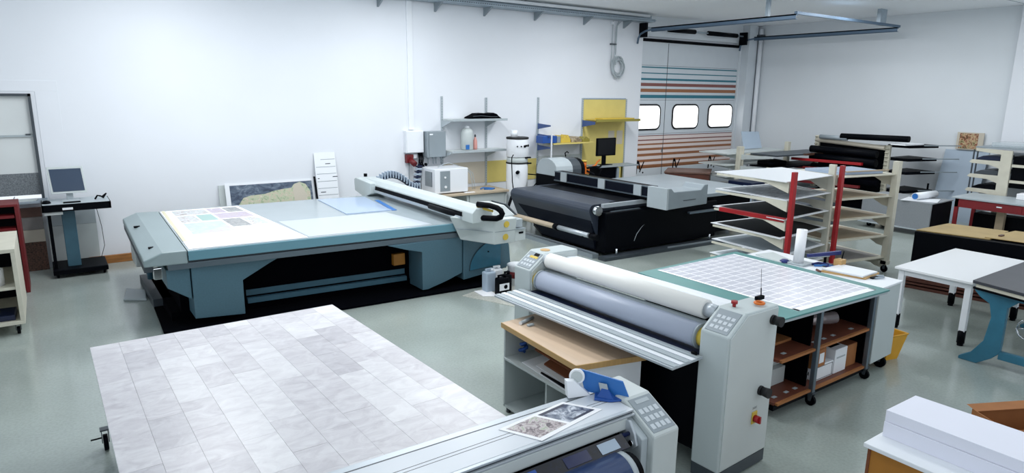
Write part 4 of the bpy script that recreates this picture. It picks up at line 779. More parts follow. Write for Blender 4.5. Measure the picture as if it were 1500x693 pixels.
# tape dispenser
td = thing('tape_holder', 'blue plastic holder with clamp and white disc standing on the foreground laminator', 'holder', (2.42, 2.52, .90))
bx = [(2.36, 2.66), (2.52, 2.46)]
MB('midblue').hexa([(2.40, 2.645, .905), (2.535, 2.41, .905), (2.545, 2.42, .905), (2.41, 2.655, .905)], [(2.375, 2.67, 1.04), (2.51, 2.45, 1.01), (2.52, 2.46, 1.01), (2.385, 2.68, 1.04)]).build('blade_panel', td, bev=.002)
MB('blue').slab([(2.37, 2.53), (2.43, 2.46), (2.50, 2.43), (2.535, 2.40), (2.47, 2.54), (2.43, 2.59)], .902, .914).build('base_clamp', td, bev=.003)
MB('blue').hexa([(2.40, 2.54, .914), (2.45, 2.46, .914), (2.48, 2.48, .914), (2.43, 2.56, .914)], [(2.443, 2.54, .965), (2.455, 2.52, .965), (2.458, 2.525, .965), (2.446, 2.545, .965)]).build('clamp_rib', td)
MB('lightgrey').hexa([(2.432, 2.545, .93), (2.457, 2.502, .93), (2.462, 2.506, .93), (2.437, 2.549, .93)], [(2.424, 2.558, .985), (2.449, 2.515, .985), (2.454, 2.519, .985), (2.429, 2.562, .985)]).build('clear_window', td, bev=.002)
wd = thing('tape_roll', 'white disc on a white angle block beside the blue holder', 'tape roll', (2.33, 2.66, .90))
MB('white').hexa([(2.265, 2.63, .9), (2.40, 2.59, .9), (2.42, 2.63, .9), (2.29, 2.69, .9)], [(2.265, 2.65, 1.0), (2.31, 2.635, .995), (2.33, 2.67, .995), (2.28, 2.69, 1.0)]).build('angle_block', wd, bev=.004)
MB('white_gloss').cyl((2.345, 2.655, 1.005), (2.358, 2.668, 1.005), .045, n=32).build('disc', wd, bev=.003); MB('offwhite').cyl((2.344, 2.654, 1.005), (2.345, 2.655, 1.005), .034, n=28).build('disc_inlay', wd)
# ------------------------------------------------------------------ foreground plank table H
Ht = thing('assembly_table', 'large wheeled table in the foreground carrying marble-look planks', 'table', (1.0, 4.0, 0))
MB('offwhite').slab([(.12, 2.72), (2.00, 2.72), (1.885, 5.33), (.10, 5.36)], .745, .765).build('table_top', Ht, bev=.003)
for x in (.16, 1.85): MB('offwhite').box(x, x+.04, 2.9, 5.3, .62, .745).build('side_rail', Ht)
for x in (.18, 1.78):
    for y in (2.95, 5.15):
        MB('offwhite').box(x, x+.06, y, y+.06, .16, .62).build('leg', Ht)
MB('greypanel').box(.18, 1.84, 2.9, 5.2, .20, .23).build('lower_shelf', Ht)
MB('navy').box(.18, .22, 3.0, 4.2, .25, .6).build('side_cloth', Ht)
for x, y in ((.12, 5.28), (1.8, 5.2), (.21, 2.98), (1.8, 2.98)):
    c_ = castor(Ht, x, y, .06, .17)
    MB('black').cyl((x-.02, y, .10), (x-.09, y+.02, .09), .006, n=8).build('brake_lever', c_)
# planks, staggered columns; each its own piece
def topx(y, u):  # left and right border at y
    t = (y-2.72)/(5.36-2.72); l = .12-.02*t; r = 2.00-.115*t; return l+(r-l)*u
me_cache = {}
nc = 10
for c in range(nc):
    y = 5.355; first = True; k = 0
    while y > 2.75:
        ln = .39 if not (first and c % 3) else .13*(3-(c % 3))
        first = False; y2 = max(y-ln, 2.73)
        u0, u1 = c/nc, (c+1)/nc; g_ = .0006
        mt = random.choice(['marble', 'marble', 'marble', 'marble_c', 'marble_c', 'marble', 'marble_b'])
        p = [(topx(y2, u0)+g_, y2+g_), (topx(y2, u1)-g_, y2+g_), (topx(y, u1)-g_, y-g_), (topx(y, u0)+g_, y-g_)]
        MB(mt).slab(p, .7655, .7735+random.uniform(0, .0006)).build('plank', Ht)
        y = y2; k += 1

# ------------------------------------------------------------------ cutting table D
D = thing('cutting_table', 'work table with teal cutting mat top and open shelves on castors', 'table', (5.3, 3.5, 0))
top = [(4.53, 2.745), (6.06, 2.68), (6.12, 4.36), (4.56, 4.33)]
MB('mat').slab(top, .885, .90).build('cutting_mat', D, bev=.003)
MB('lightgrey').slab([(4.53, 2.75), (6.05, 2.69), (6.11, 4.35), (4.56, 4.32)], .862, .885).build('table_top', D, bev=.003)
for x in (4.60, 5.12, 6.00):
    for y in ((2.78 if x > 4.7 else 2.98), 4.22): MB('alu_dark').box(x-.02, x+.02, y-.02, y+.02, .12, .862).build('post', D, bev=.003)
for z in (.50, .13): 
    MB('shelfbrown').box(4.6, 6.02, 2.80, 4.24, z, z+.02).build('shelf_board', D); MB('cardboard').box(4.62, 6.0, 2.775, 2.80, z-.002, z+.018).build('shelf_edge', D)
MB('black_flat').box(4.62, 6.0, 3.44, 3.46, .15, .86).build('middle_shade_panel', D); MB('black_flat').box(6.01, 6.03, 2.82, 4.2, .15, .86).build('side_panel', D); MB('black_flat').box(4.56, 4.575, 3.1, 4.2, .15, .86).build('side_panel', D); MB('black_flat').box(5.11, 5.13, 2.84, 3.44, .15, .86).build('divider', D)  # black panels added inside to keep the shelf bays dark
g = MB('lightgrey')
for x, z in ((4.75, .521), (5.2, .521), (5.35, .521), (5.5, .521), (5.8, .521), (4.68, .151), (4.85, .151), (4.98, .151)): g.box(x, x+.05, 2.85, 2.88, z, z+.001)
g.build('shelf_mark', D)
for y in (2.8, 4.18): MB('black').box(4.6, 6.02, y, y+.04, .08, .12).build('base_rail', D)
for x, y in ((5.12, 2.78), (6.05, 2.80), (4.62, 4.2), (6.0, 4.2)): castor(D, x, y, .045, .12)
ls = thing('label_sheet', 'large white sheet of printed grey cards lying on the teal cutting mat', 'print', (4.80, 2.79, .90))
MB('label_sheet').slab([(.0, .0), (1.14, -.045), (1.19, 1.50), (-.02, 1.49)], .0005, .003).build('sheet', ls, local=True)
MB('paper').slab([(.0, .0), (1.14, -.045), (1.135, .02), (.0, .06)], .003, .0035).slab([(.0, 0), (.03, 0), (.01, 1.49), (-.02, 1.49)], .003, .0035).slab([(1.12, -.04), (1.14, -.045), (1.19, 1.50), (1.17, 1.5)], .003, .0035).build('margin', ls, local=True)
# things on the shelves
tag(MB('foil').cyl((5.16, 3.12, .64), (5.66, 2.94, .64), .055, n=24).build('film_roll'), 'shiny clear film roll on the upper shelf of the cutting table', 'roll')
tag(MB('cardboard').box(4.75, 5.1, 3.0, 3.3, .521, .545).build('cardboard_sheet', bev=.003), 'flat brown cardboard on the upper shelf of the cutting table', 'cardboard')
def cbox(lb, mt, x0, x1, y0, y1, z0, z1, lidm=None, extra=None):
    o = thing('carton', lb, 'box', ((x0+x1)/2, (y0+y1)/2, z0)); MB(mt).box(x0, x1, y0, y1, z0, z1).build('carton_body', o, bev=.004)
    MB(lidm or mt).box(x0+.003, x1-.003, y0+.003, (y0+y1)/2-.002, z1, z1+.003).build('flap', o); MB(lidm or mt).box(x0+.003, x1-.003, (y0+y1)/2+.002, y1-.003, z1, z1+.003).build('flap', o)
    return o
o = cbox('white carton with framed front, lower right of the brown one on the bottom shelf', 'white', 5.26, 5.54, 2.84, 3.15, .151, .29)
MB('darkgrey').box(5.275, 5.525, 2.838, 2.84, .162, .166).box(5.275, 5.525, 2.838, 2.84, .276, .28).box(5.275, 5.279, 2.838, 2.84, .162, .28).box(5.521, 5.525, 2.838, 2.84, .162, .28).build('printed_frame', o)
MB('black').box(5.258, 5.26, 2.9, 3.1, .19, .22).build('side_print', o)
o = cbox('brown carton with white label stacked on white cartons beside the shelf post', 'cardboard', 5.17, 5.36, 2.82, 3.03, .295, .455); MB('white').box(5.26, 5.33, 2.818, 2.82, .33, .42).build('label_sticker', o)
tag(MB('white').box(5.14, 5.245, 2.9, 3.2, .151, .29).build('carton', bev=.004), 'white carton under the brown labelled carton', 'box')
o = cbox('white carton with dark printed top, between framed carton and brown carton', 'white', 5.56, 5.76, 2.84, 3.2, .151, .375); MB('black').box(5.58, 5.74, 2.9, 3.15, .3785, .3795).build('top_print', o); MB('lightgrey').box(5.59, 5.73, 2.838, 2.84, .29, .305).build('front_print', o)
cbox('brown carton at the right end of the bottom shelf', 'cardboard', 5.78, 5.97, 2.86, 3.25, .151, .36, 'cardboard_dark')
cbox('white carton standing behind the brown labelled carton', 'offwhite', 5.38, 5.54, 3.17, 3.40, .151, .47)
tag(MB('offwhite').box(4.78, 5.05, 3.0, 3.4, .151, .30).build('carton', bev=.004), 'pale carton low in the left bay of the cutting table', 'box')
tag(MB('offwhite').box(4.84, 5.06, 3.05, 3.4, .302, .46).build('carton', bev=.004), 'pale carton on top of another in the left bay', 'box')
b_ = MB('blue')
for k in range(9):
    a = k*.9; b_.tube([(4.70+.05*math.cos(a+t*.7), 2.98+.04*math.sin(a+t*.7), .17+.015*k+.01*t) for t in range(5)], .022, 6)
tag(b_.build('blue_bag'), 'crumpled blue plastic bag on the bottom shelf beside the laminator', 'bag')
# side unit E
E_ = thing('side_unit', 'tall pale grey side cabinet on castors at the right of the cutting table', 'cabinet', (6.35, 3.5, 0))
MB('machine').slab([(6.14, 2.80), (6.58, 2.82), (6.62, 4.28), (6.15, 4.28)], .12, .85).build('cabinet_body', E_, bev=.004); MB('white').slab([(6.13, 2.79), (6.59, 2.81), (6.63, 4.29), (6.14, 4.29)], .85, .87).build('cabinet_top', E_, bev=.003)
for x, y in ((6.45, 2.86), (6.5, 4.15), (6.25, 4.15)): castor(E_, x, y, .06, .12)
pr_ = thing('paper_towel', 'white paper roll standing upright on the side cabinet', 'paper roll', (6.32, 3.72, .87))
MB('lightgrey').box(6.22, 6.42, 3.62, 3.80, .871, .892).build('holder_base', pr_, bev=.004); MB('paper').cyl((6.29, 3.72, .892), (6.305, 3.72, 1.24), .052, n=28).build('roll', pr_); MB('lightgrey').cyl((6.305, 3.72, 1.24), (6.305, 3.72, 1.241), .02, n=14).build('core', pr_)
tag(MB('offwhite').slab([(6.17, 3.85), (6.35, 3.83), (6.5, 4.15), (6.25, 4.2)], .871, .885).build('paper_stack'), 'small white paper stack behind the upright paper roll', 'paper')
tag(MB('navyblue').lathe([(.03, .871), (.045, .875), (.05, .89), (.03, .905)], (6.24, 3.84), 14).build('tape_piece'), 'dark blue tape piece left of the upright paper roll', 'tape')
st = thing('stapler', 'blue long-arm stapler standing on the side cabinet', 'stapler', (6.5, 3.55, .87))
MB('darkgrey').box(6.42, 6.58, 3.50, 3.60, .871, .882).build('foot_plate', st); MB('black').cyl((6.50, 3.55, .882), (6.50, 3.55, .97), .014, n=10).build('column', st)
MB('navyblue').hexa([(6.30, 3.62, .965), (6.62, 3.45, .985), (6.635, 3.48, .985), (6.315, 3.65, .965)], [(6.30, 3.62, .995), (6.62, 3.45, 1.025), (6.635, 3.48, 1.025), (6.315, 3.65, .995)]).build('arm', st, bev=.003)
MB('lightgrey').hexa([(6.31, 3.625, .955), (6.52, 3.515, .965), (6.53, 3.535, .965), (6.32, 3.645, .955)], [(6.31, 3.625, .964), (6.52, 3.515, .975), (6.53, 3.535, .975), (6.32, 3.645, .964)]).build('magazine', st)
tag(MB('navyblue').tube([(6.38, 3.62, .88), (6.44, 3.58, .895), (6.5, 3.5, .885), (6.42, 3.48, .88)], .014, 8).m('midblue').tube([(6.36, 3.58, .878), (6.45, 3.52, .88), (6.5, 3.44, .88)], .012, 8).build('clamp_tool'), 'blue hand tool lying below the stapler arm', 'tool')
pc_ = thing('pen_holder', 'small wooden pen box with a black pen on the side cabinet', 'pen holder', (6.55, 3.42, .87))
MB('wood').box(6.50, 6.60, 3.38, 3.46, .871, .955).build('holder_box', pc_, bev=.003); MB('cardboard_dark').box(6.499, 6.601, 3.379, 3.381, .90, .904).build('groove', pc_)
MB('black').cyl((6.585, 3.42, .955), (6.61, 3.42, 1.03), .006, n=8).build('pen', pc_)
for k, (z, mt, lb) in enumerate(((.871, 'wood', 'wooden board, lowest of the two boards stacked on the side cabinet'), (.890, 'white', 'white-faced board, upper of the two stacked on the side cabinet'))):
    dx = .02*k; tag(MB(mt).slab([(6.20+dx, 3.42), (6.30-dx, 3.02+dx), (6.62-2*dx, 3.05), (6.60-2*dx, 3.40)], z, z+.017).build('small_board', bev=.002), lb, 'board', 'boards on the side cabinet')
tag(MB('shelfbrown').cyl((6.16, 3.40, .885), (6.20, 3.46, .885), .012, n=10).build('wooden_dowel'), 'short brown dowel at the corner of the stacked boards', 'dowel')
tag(MB('galv').tube([(6.40, 2.98, .88), (6.5, 2.95, .885), (6.56, 2.98, .88), (6.5, 3.02, .88)], .01, 8).m('black').box(6.38, 6.48, 2.99, 3.02, .871, .885).build('metal_clamp'), 'small metal clamp near the front of the side cabinet', 'clamp')
# yellow bin
yb_ = thing('yellow_bin', 'yellow plastic bin on the floor behind the side cabinet', 'bin', (6.85, 2.98, 0))
v = MB('binyellow'); b0, t0 = [(6.66, 2.90), (6.82, 2.86), (6.87, 3.10), (6.68, 3.12)], [(6.64, 2.86), (6.87, 2.81), (6.92, 3.14), (6.66, 3.16)]
for i in range(4):
    j = (i+1) % 4; v._add([(*b0[i], 0), (*b0[j], 0), (*t0[j], .27), (*t0[i], .27)], [[0, 1, 2, 3]])
v._add([(*p, .004) for p in b0], [[0, 1, 2, 3]]); o = v.build('bin_body', yb_); md = o.modifiers.new('solid', 'SOLIDIFY'); md.thickness = .006
MB('binyellow').tube([(*p, .27) for p in t0]+[(*t0[0], .27)], .009, 6).build('rim', yb_)

# floor jugs and mat
tag(MB('speckle').slab([(4.20, 7.05), (4.55, 6.25), (5.25, 6.55), (5.05, 7.3)], 0, .006).build('speckled_mat'), 'speckled grey mat on the floor beside the flatbed printer', 'mat')
def jug(name, lb, x, y, mt, w_=.13, d_=.11, h_=.25, lab=None):
    o = thing(name, lb, 'canister', (x, y, .006)); MB(mt).box(x-w_/2, x+w_/2, y-d_/2, y+d_/2, .006, h_).build('jug_body', o, bev=.02)
    MB(mt).box(x-w_/2+.02, x+w_/2-.02, y-.015, y+.015, h_+.02, h_+.04).box(x-w_/2+.02, x-w_/2+.035, y-.015, y+.015, h_, h_+.03).build('handle', o, bev=.004); MB('white' if mt != 'black' else 'black').cyl((x+w_/4, y, h_), (x+w_/4, y, h_+.035), .022, n=14).build('cap', o)
    if lab: MB(lab).box(x-w_/2+.01, x+w_/2-.01, y-d_/2-.003, y-d_/2, .08, .17).build('label_patch', o)
    return o
jug('jug', 'translucent grey jug, leftmost of the jugs on the speckled mat', 4.60, 7.02, 'bluegrey', .15, .13, .28)
o = jug('jug', 'black jug with white label, foremost of the jugs on the mat', 4.66, 6.80, 'black', .17, .11, .24, 'white'); MB('black').cyl((4.68, 6.742, .125), (4.68, 6.7405, .125), .028, n=16).build('label_print', o)
jug('jug', 'black jug standing behind the jug with the white label', 4.80, 6.90, 'black', .11, .11, .24)
jug('jug', 'white jug in the middle between the grey and black jugs', 4.76, 7.08, 'white', .14, .12, .28)
wbk = thing('bucket', 'white bucket with red label between the jugs and the laminator', 'bucket', (5.08, 7.1, .0)); MB('white').lathe([(.10, .006), (.12, .26), (.125, .27)], (5.1, 7.1)).build('pail', wbk); MB('darkred').lathe([(.1125, .11), (.1205, .2)], (5.1, 7.1)).build('label_band', wbk); MB('white').lathe([(.13, .27), (.13, .29), (.12, .295)], (5.1, 7.1)).build('lid', wbk)
tag(MB('paper').slab([(4.40, 6.85), (4.58, 6.75), (4.62, 7.05), (4.42, 7.1)], .007, .02).build('paper_wipes', bev=.004), 'crumpled white wipes on the mat left of the jugs', 'wipes')
tag(MB('paper').slab([(4.66, 6.45), (4.84, 6.42), (4.86, 6.55), (4.70, 6.6)], .007, .012).build('paper_slip'), 'white paper slip on the mat in front of the jugs', 'paper')

# ------------------------------------------------------------------ right foreground: cabinet with paper stack (I)
I = thing('oak_cabinet', 'oak-fronted cabinet with white top at the bottom right', 'cabinet', (3.8, 1.0, 0))
MB('white').box(3.38, 4.05, -.3, 1.52, .775, .80).build('cabinet_top', I, bev=.004); MB('oak').box(3.41, 3.43, -.28, 1.50, .06, .772).build('side_panel', I, bev=.003)
MB('oak').box(3.43, 4.03, 1.478, 1.50, .06, .772).box(3.43, 4.03, -.28, -.26, .06, .772).build('end_panel', I, bev=.003); MB('cardboard_dark').box(3.405, 3.412, 1.49, 1.505, .06, .772).build('edge_strip', I); MB('oak').box(3.43, 4.03, -.26, 1.478, .06, .08).build('bottom_board', I); MB('darkgrey').box(3.45, 4.0, -.2, 1.4, 0, .06).build('plinth', I)
for k, (z0, z1, dx, lb) in enumerate(((.80, .885, 0, 'thick white paper stack, lower half on the oak cabinet'), (.886, .95, .006, 'thick white paper stack, upper half on the oak cabinet'))):
    tag(MB('cardwhite').slab([(3.535+dx, 1.50), (3.545+dx, .3), (3.90+dx, .3), (3.855+dx, 1.50-dx)], z0+.0005, z1).build('paper_stack', bev=.0015), lb, 'paper stack')
cb = thing('open_carton', 'open brown cardboard box on the floor behind the paper stack', 'box', (5.15, 1.4, 0))
ob = [(4.98, 1.35), (5.14, 1.62), (5.75, 1.30), (5.6, 1.0)]
for i in range(4):
    j = (i+1) % 4; a, b = ob[i], ob[j]; dx, dy = b[0]-a[0], b[1]-a[1]; l = math.hypot(dx, dy); nx, ny = -dy/l*.006, dx/l*.006
    MB('cardboard').slab([a, b, (b[0]-nx, b[1]-ny), (a[0]-nx, a[1]-ny)], 0, .45).build('side_wall', cb)
MB('cardboard').slab(ob, 0.001, .008).build('bottom', cb)
MB('cardboard').hexa([(5.12, 1.585, .45), (5.62, 1.33, .45), (5.62, 1.335, .452), (5.12, 1.59, .452)], [(5.16, 1.66, .46), (5.68, 1.40, .46), (5.68, 1.405, .462), (5.16, 1.665, .462)]).build('flap', cb)

# ------------------------------------------------------------------ right: tables J, K, crate L, cart, red table
J = thing('white_table', 'white rectangular table with black-footed legs on the right', 'table', (8.5, 3.0, 0))
MB('white_gloss').slab([(7.70, 2.61), (9.30, 2.63), (9.31, 3.41), (7.70, 3.39)], .695, .72).build('table_top', J, bev=.003)
for d_ in ((7.80, 9.18, 2.645, 2.665), (7.80, 9.18, 3.335, 3.355), (7.745, 7.765, 2.69, 3.30), (9.215, 9.235, 2.69, 3.30)): MB('white').box(*d_, .63, .695).build('apron', J)
for x in (7.74, 9.18):
    for y in (2.63, 3.30):
        lg = MB('white').box(x, x+.06, y, y+.06, .16, .695).build('leg', J, bev=.003); MB('black').cyl((x+.03, y+.03, .03), (x+.03, y+.03, .17), .038, n=14).cyl((x+.03, y+.03, 0), (x+.03, y+.03, .03), .03, n=14).build('leg_foot', lg)
K = thing('iron_table', 'machine table with dark top and teal cast iron legs at the right edge', 'table', (8.2, 2.2, 0))
MB('tabletop_dark').slab([(7.36, 2.50), (7.24, 2.0), (7.2, 1.4), (9.2, 1.4), (9.3, 2.50)], .80, .83).build('table_top', K, bev=.003); MB('cream').slab([(7.37, 2.47), (7.25, 2.0), (7.22, 1.45), (9.2, 1.45), (9.25, 2.47)], .765, .80).m('black').slab([(7.36, 2.49), (7.245, 2.0), (7.21, 1.42), (7.24, 1.42), (7.27, 2.0), (7.39, 2.49)], .745, .765).build('under_frame', K)
def iron_leg(x0, x1, nm='leg'):
    # side frame in y-z plane with flared foot and top, hollow middle
    for pts in ([(2.48, .745), (2.44, .66), (2.36, .62), (2.33, .5), (2.34, .22), (2.42, .05), (2.50, .0), (2.38, .0), (2.28, .06), (2.22, .14), (2.22, .60), (2.16, .68), (2.14, .745)],
                [(1.46, .745), (1.5, .66), (1.58, .62), (1.61, .5), (1.60, .22), (1.52, .05), (1.44, .0), (1.56, .0), (1.66, .06), (1.72, .14), (1.72, .60), (1.78, .68), (1.80, .745)],
                [(2.22, .60), (2.16, .68), (2.14, .745), (1.80, .745), (1.78, .68), (1.72, .60), (1.72, .64), (2.22, .64)], [(2.22, .14), (2.14, .20), (1.80, .20), (1.72, .14), (1.72, .10), (1.8, .12), (2.14, .12), (2.22, .10)]):
        pass
    o = MB('teal_iron').prism([(2.48, .745), (2.42, .68), (2.33, .63), (2.30, .5), (2.33, .25), (2.42, .10), (2.52, .03), (2.52, 0), (2.36, 0), (2.24, .09), (2.18, .16), (2.18, .62), (2.10, .70), (2.08, .745)], x0, x1, 'x').build(nm, K, bev=.006)
    MB('teal_iron').prism([(1.46, .745), (1.52, .68), (1.61, .63), (1.64, .5), (1.61, .25), (1.52, .10), (1.42, .03), (1.42, 0), (1.58, 0), (1.70, .09), (1.76, .16), (1.76, .62), (1.84, .70), (1.86, .745)], x0, x1, 'x').build(nm, K, bev=.006)
    MB('teal_iron').prism([(2.19, .10), (2.19, .18), (1.75, .18), (1.75, .10)], x0+.004, x1-.004, 'x').build('leg_brace', K, bev=.004); MB('teal_iron').prism([(2.18, .62), (2.1, .70), (1.84, .70), (1.76, .62), (1.76, .744), (2.18, .744)], x0+.004, x1-.004, 'x').build('leg_brace', K, bev=.004)
iron_leg(7.36, 7.42); iron_leg(9.0, 9.06)
MB('chrome').tube([(7.50, 2.02+.10*math.cos(a*PI/8), .42+.10*math.sin(a*PI/8)) for a in range(17)], .010, 8).build('hand_wheel', K); MB('chrome').cyl((7.50, 2.02, .32), (7.50, 2.02, .52), .006, n=8).cyl((7.50, 1.92, .42), (7.50, 2.12, .42), .006, n=8).cyl((7.42, 2.02, .42), (9.0, 2.02, .42), .012, n=8).build('wheel_spoke', K)
Lc = thing('black_crate', 'long black-sided crate with brown sheets on top behind the white table', 'crate', (10.2, 3.2, 0))
MB('black').slab([(9.66, 4.06), (10.6, 4.03), (10.95, 2.0), (10.0, 2.0)], .15, .785).build('crate_body', Lc, bev=.004)
for k, z in enumerate((0, .06, .105)): MB('brownbox').slab([(9.56-.01*k, 4.08), (10.6, 4.06), (10.95, 1.98), (9.92, 1.98)], z+.002, z+(.04 if k != 1 else .03)).build('pallet_board', Lc)
tag(MB('osb').slab([(9.72, 4.07), (10.62, 4.03), (10.72, 3.32), (9.90, 3.25)], .786, .80).build('board_sheet', bev=.002), 'brown board sheet covering the far half of the black crate', 'board')
tag(MB('osb').slab([(9.92, 3.32), (10.76, 3.26), (10.96, 2.2), (10.08, 2.15)], .801, .812).build('board_sheet', bev=.004), 'brown rounded board sheet on the near half of the black crate', 'board')
tag(MB('sepia').box(10.12, 10.22, 3.2, 3.24, .813, .83).build('wood_chip', bev=.003), 'small brown wood chip on the brown board sheet', 'wood chip')
Ct = thing('board_cart', 'low cart with grey speckled front panel and grey top near the right wall', 'cart', (13.8, 6.0, 0))
MB('greypanel').slab([(13.42, 5.42), (13.46, 5.42), (13.50, 6.72), (13.46, 6.72)], .12, .62).build('front_panel', Ct); MB('black').slab([(13.47, 5.42), (14.3, 5.42), (14.3, 6.7), (13.5, 6.7)], .12, .61).build('cart_body', Ct); MB('greypanel').slab([(13.42, 5.41), (14.32, 5.41), (14.32, 6.72), (13.46, 6.72)], .62, .64).build('cart_top', Ct, bev=.003); MB('lightgrey').box(13.40, 13.44, 5.4, 6.74, .10, .12).build('bottom_rail', Ct)
for x, y in ((13.6, 5.5), (13.6, 6.6), (14.2, 5.5), (14.2, 6.6)): castor(Ct, x, y, .045, .12)
tag(MB('white').slab([(13.35, 5.95), (13.6, 5.4), (14.1, 5.55), (13.9, 6.05)], .641, .65).build('sheet', bev=.002), 'white sheet lying under the rolled poster on the grey cart', 'sheet')
rp = thing('rolled_poster', 'rolled white poster with blue inside on the grey cart', 'poster', (13.9, 5.7, .65)); MB('white').cyl((13.55, 5.78, .72), (14.25, 5.72, .72), .068, n=24).build('roll', rp); MB('midblue').cyl((13.549, 5.78, .72), (13.54, 5.781, .72), .055, n=20).build('inner_face', rp)
R_ = thing('red_table', 'red framed table with grey top and drawer near the right wall', 'table', (14.5, 4.6, 0))
MB('lightgrey').box(13.98, 14.92, 3.4, 5.32, .72, .75).build('table_top', R_, bev=.004); MB('tablered').box(14.02, 14.05, 3.45, 5.27, .56, .72).box(14.05, 14.88, 5.24, 5.27, .58, .72).build('apron', R_)
for x in (14.02, 14.84):
    for y in (3.45, 5.21): MB('tablered').box(x, x+.06, y, y+.06, 0, .72).build('leg', R_)
MB('tablered').box(14.01, 14.02, 4.2, 4.9, .59, .70).build('drawer', R_, bev=.003); MB('white').box(13.99, 14.01, 4.5, 4.58, .64, .66).build('drawer_handle', R_)
tag(MB('black').box(14.5, 14.82, 3.7, 5.1, 0.0, .42).build('storage_crate', bev=.01), 'dark crate under the red table', 'crate')
tag(MB('tancard').box(14.35, 14.45, 4.55, 4.68, 0, .56).build('wooden_post'), 'pale wooden post standing under the red table', 'post')

# ------------------------------------------------------------------ drying racks
RK = thing('drying_rack', 'rolling rack with two red posts and cream arms holding large sheets', 'rack', (8.3, 5.2, 0))
zs = [.36, .56, .80, 1.04, 1.29, 1.53]
posts = [(7.62, 4.70), (8.90, 4.79)]
for i, (x, y) in enumerate(posts):
    MB('red').box(x-.035, x+.035, y-.05, y+.0, .15, 1.655 if i == 0 else 1.66).build('post', RK, bev=.004)
    MB('red').box(x-.035, x+.035, y-.05, y+1.0, .10, .15).build('base_arm', RK)
    for z in zs:
        MB('cream').prism([(y+.03, z-.01), (y+1.14, z-.01), (y+1.14, z-.035), (y+.35, z-.05), (y+.16, z-.11), (y+.03, z-.15)], x-.012, x+.012, 'x').build('arm', RK)
    for dy in (0, .95): castor(RK, x, y+dy, .04, .10)
MB('red').box(7.60, 7.66, 4.75, 5.75, 1.0, 1.055).build('stop_bar', RK, bev=.003)
MB('red').box(7.65, 8.87, 4.74, 4.78, .16, .22).build('tie_beam', RK)
shm = ['lightgrey', 'grey', 'black', 'black', 'streak', 'white']
picture('streak', ['3A3F46', '6E747A', '9CA2A8', 'C9CED2'], 5, 3, stretch=(1, 7, 1))
for k, (z, mt) in enumerate(zip(zs, shm)):
    lb = {0: 'pale grey sheet on the lowest arms', 1: 'blue-grey sheet on the second arms from below', 2: 'black-faced sheet on the third arms from below', 3: 'black-faced sheet on the fourth arms from below', 4: 'grey streaked sheet on the second arms from the top', 5: 'blank white sheet on the topmost arms'}[k]+' of the red post rack'
    j = .03*math.sin(k*2.1); o = thing('rack_sheet', lb, 'sheet', (8.3, 5.3, z), 0, 'sheets on the red post rack')
    base = [(7.57+j, 4.73), (8.77, 4.82), (9.08+j, 5.78), (7.82+j-.12, 5.93)]
    MB('white').slab(base, z-.008, z).build('sheet', o); 
    if mt != 'white':
        cx = sum(p[0] for p in base)/4; cy = sum(p[1] for p in base)/4; s_ = .90
        MB(mt).slab([(cx+(p[0]-cx)*s_, cy+(p[1]-cy)*s_) for p in base], z, z+.002).build('print_area', o)
RC = thing('drying_rack', 'rolling rack with cream posts and shelves right of the red posts', 'rack', (9.6, 4.9, 0))
zc = [.22, .55, .85, 1.15, 1.47]
pc2 = [(8.835, 4.86), (10.15, 4.62)]
for i, (x, y) in enumerate(pc2):
    hw = .05 if i else .025
    MB('cream').box(x-hw, x+hw, y-.04, y+.05, .12, 1.67).build('post', RC, bev=.004)
    for z in zc: MB('cream').prism([(y+.04, z), (y+1.0, z), (y+1.0, z-.03), (y+.3, z-.06), (y+.15, z-.14), (y+.04, z-.16)], x-.012, x+.012, 'x').build('arm', RC)
    MB('cream').box(x-.05, x+.05, y-.05, y+.9, .12, .18).build('base_arm', RC)
    for dy in (0, .85): castor(RC, x, y+dy, .05, .12)
for k, z in enumerate(zc):
    MB('cream').slab([(8.99, 4.83), (10.17, 4.6), (10.3, 5.5), (9.15, 5.75)], z+.001, z+.018).build('shelf_frame', RC, bev=.003)
    if k < 4: MB('tancard' if k else 'warmgrey').slab([(9.05, 4.91), (10.1, 4.70), (10.2, 5.4), (9.2, 5.62)], z+.018, z+.022).build('shelf_sheet', RC)
tag(MB('sheetblue').slab([(9.2, 4.95), (10.0, 4.75), (10.15, 5.3), (9.3, 5.55)], 1.49, 1.53).build('blue_sheet_stack'), 'stack of pale blue sheets on the top shelf of the cream rack', 'sheets')
tag(MB('tancard').slab([(9.25, 4.88), (10.08, 4.70), (10.1, 4.74), (9.27, 4.92)], 1.531, 1.545).build('wood_strip'), 'thin beige strip on the pale blue sheets of the cream rack', 'strip')

def rack_back(name, lb, x, y, rz, zs_, ht, arml, group=None):
    o = thing(name, lb, 'rack', (x, y, 0), rz)
    MB('cream').box(-.06, .06, -.04, .04, 0.05, ht).build('post', o, bev=.004, local=True); MB('cream').box(-.5, .6, -.05, .05, 0, .05).build('base_foot', o, local=True)
    return o
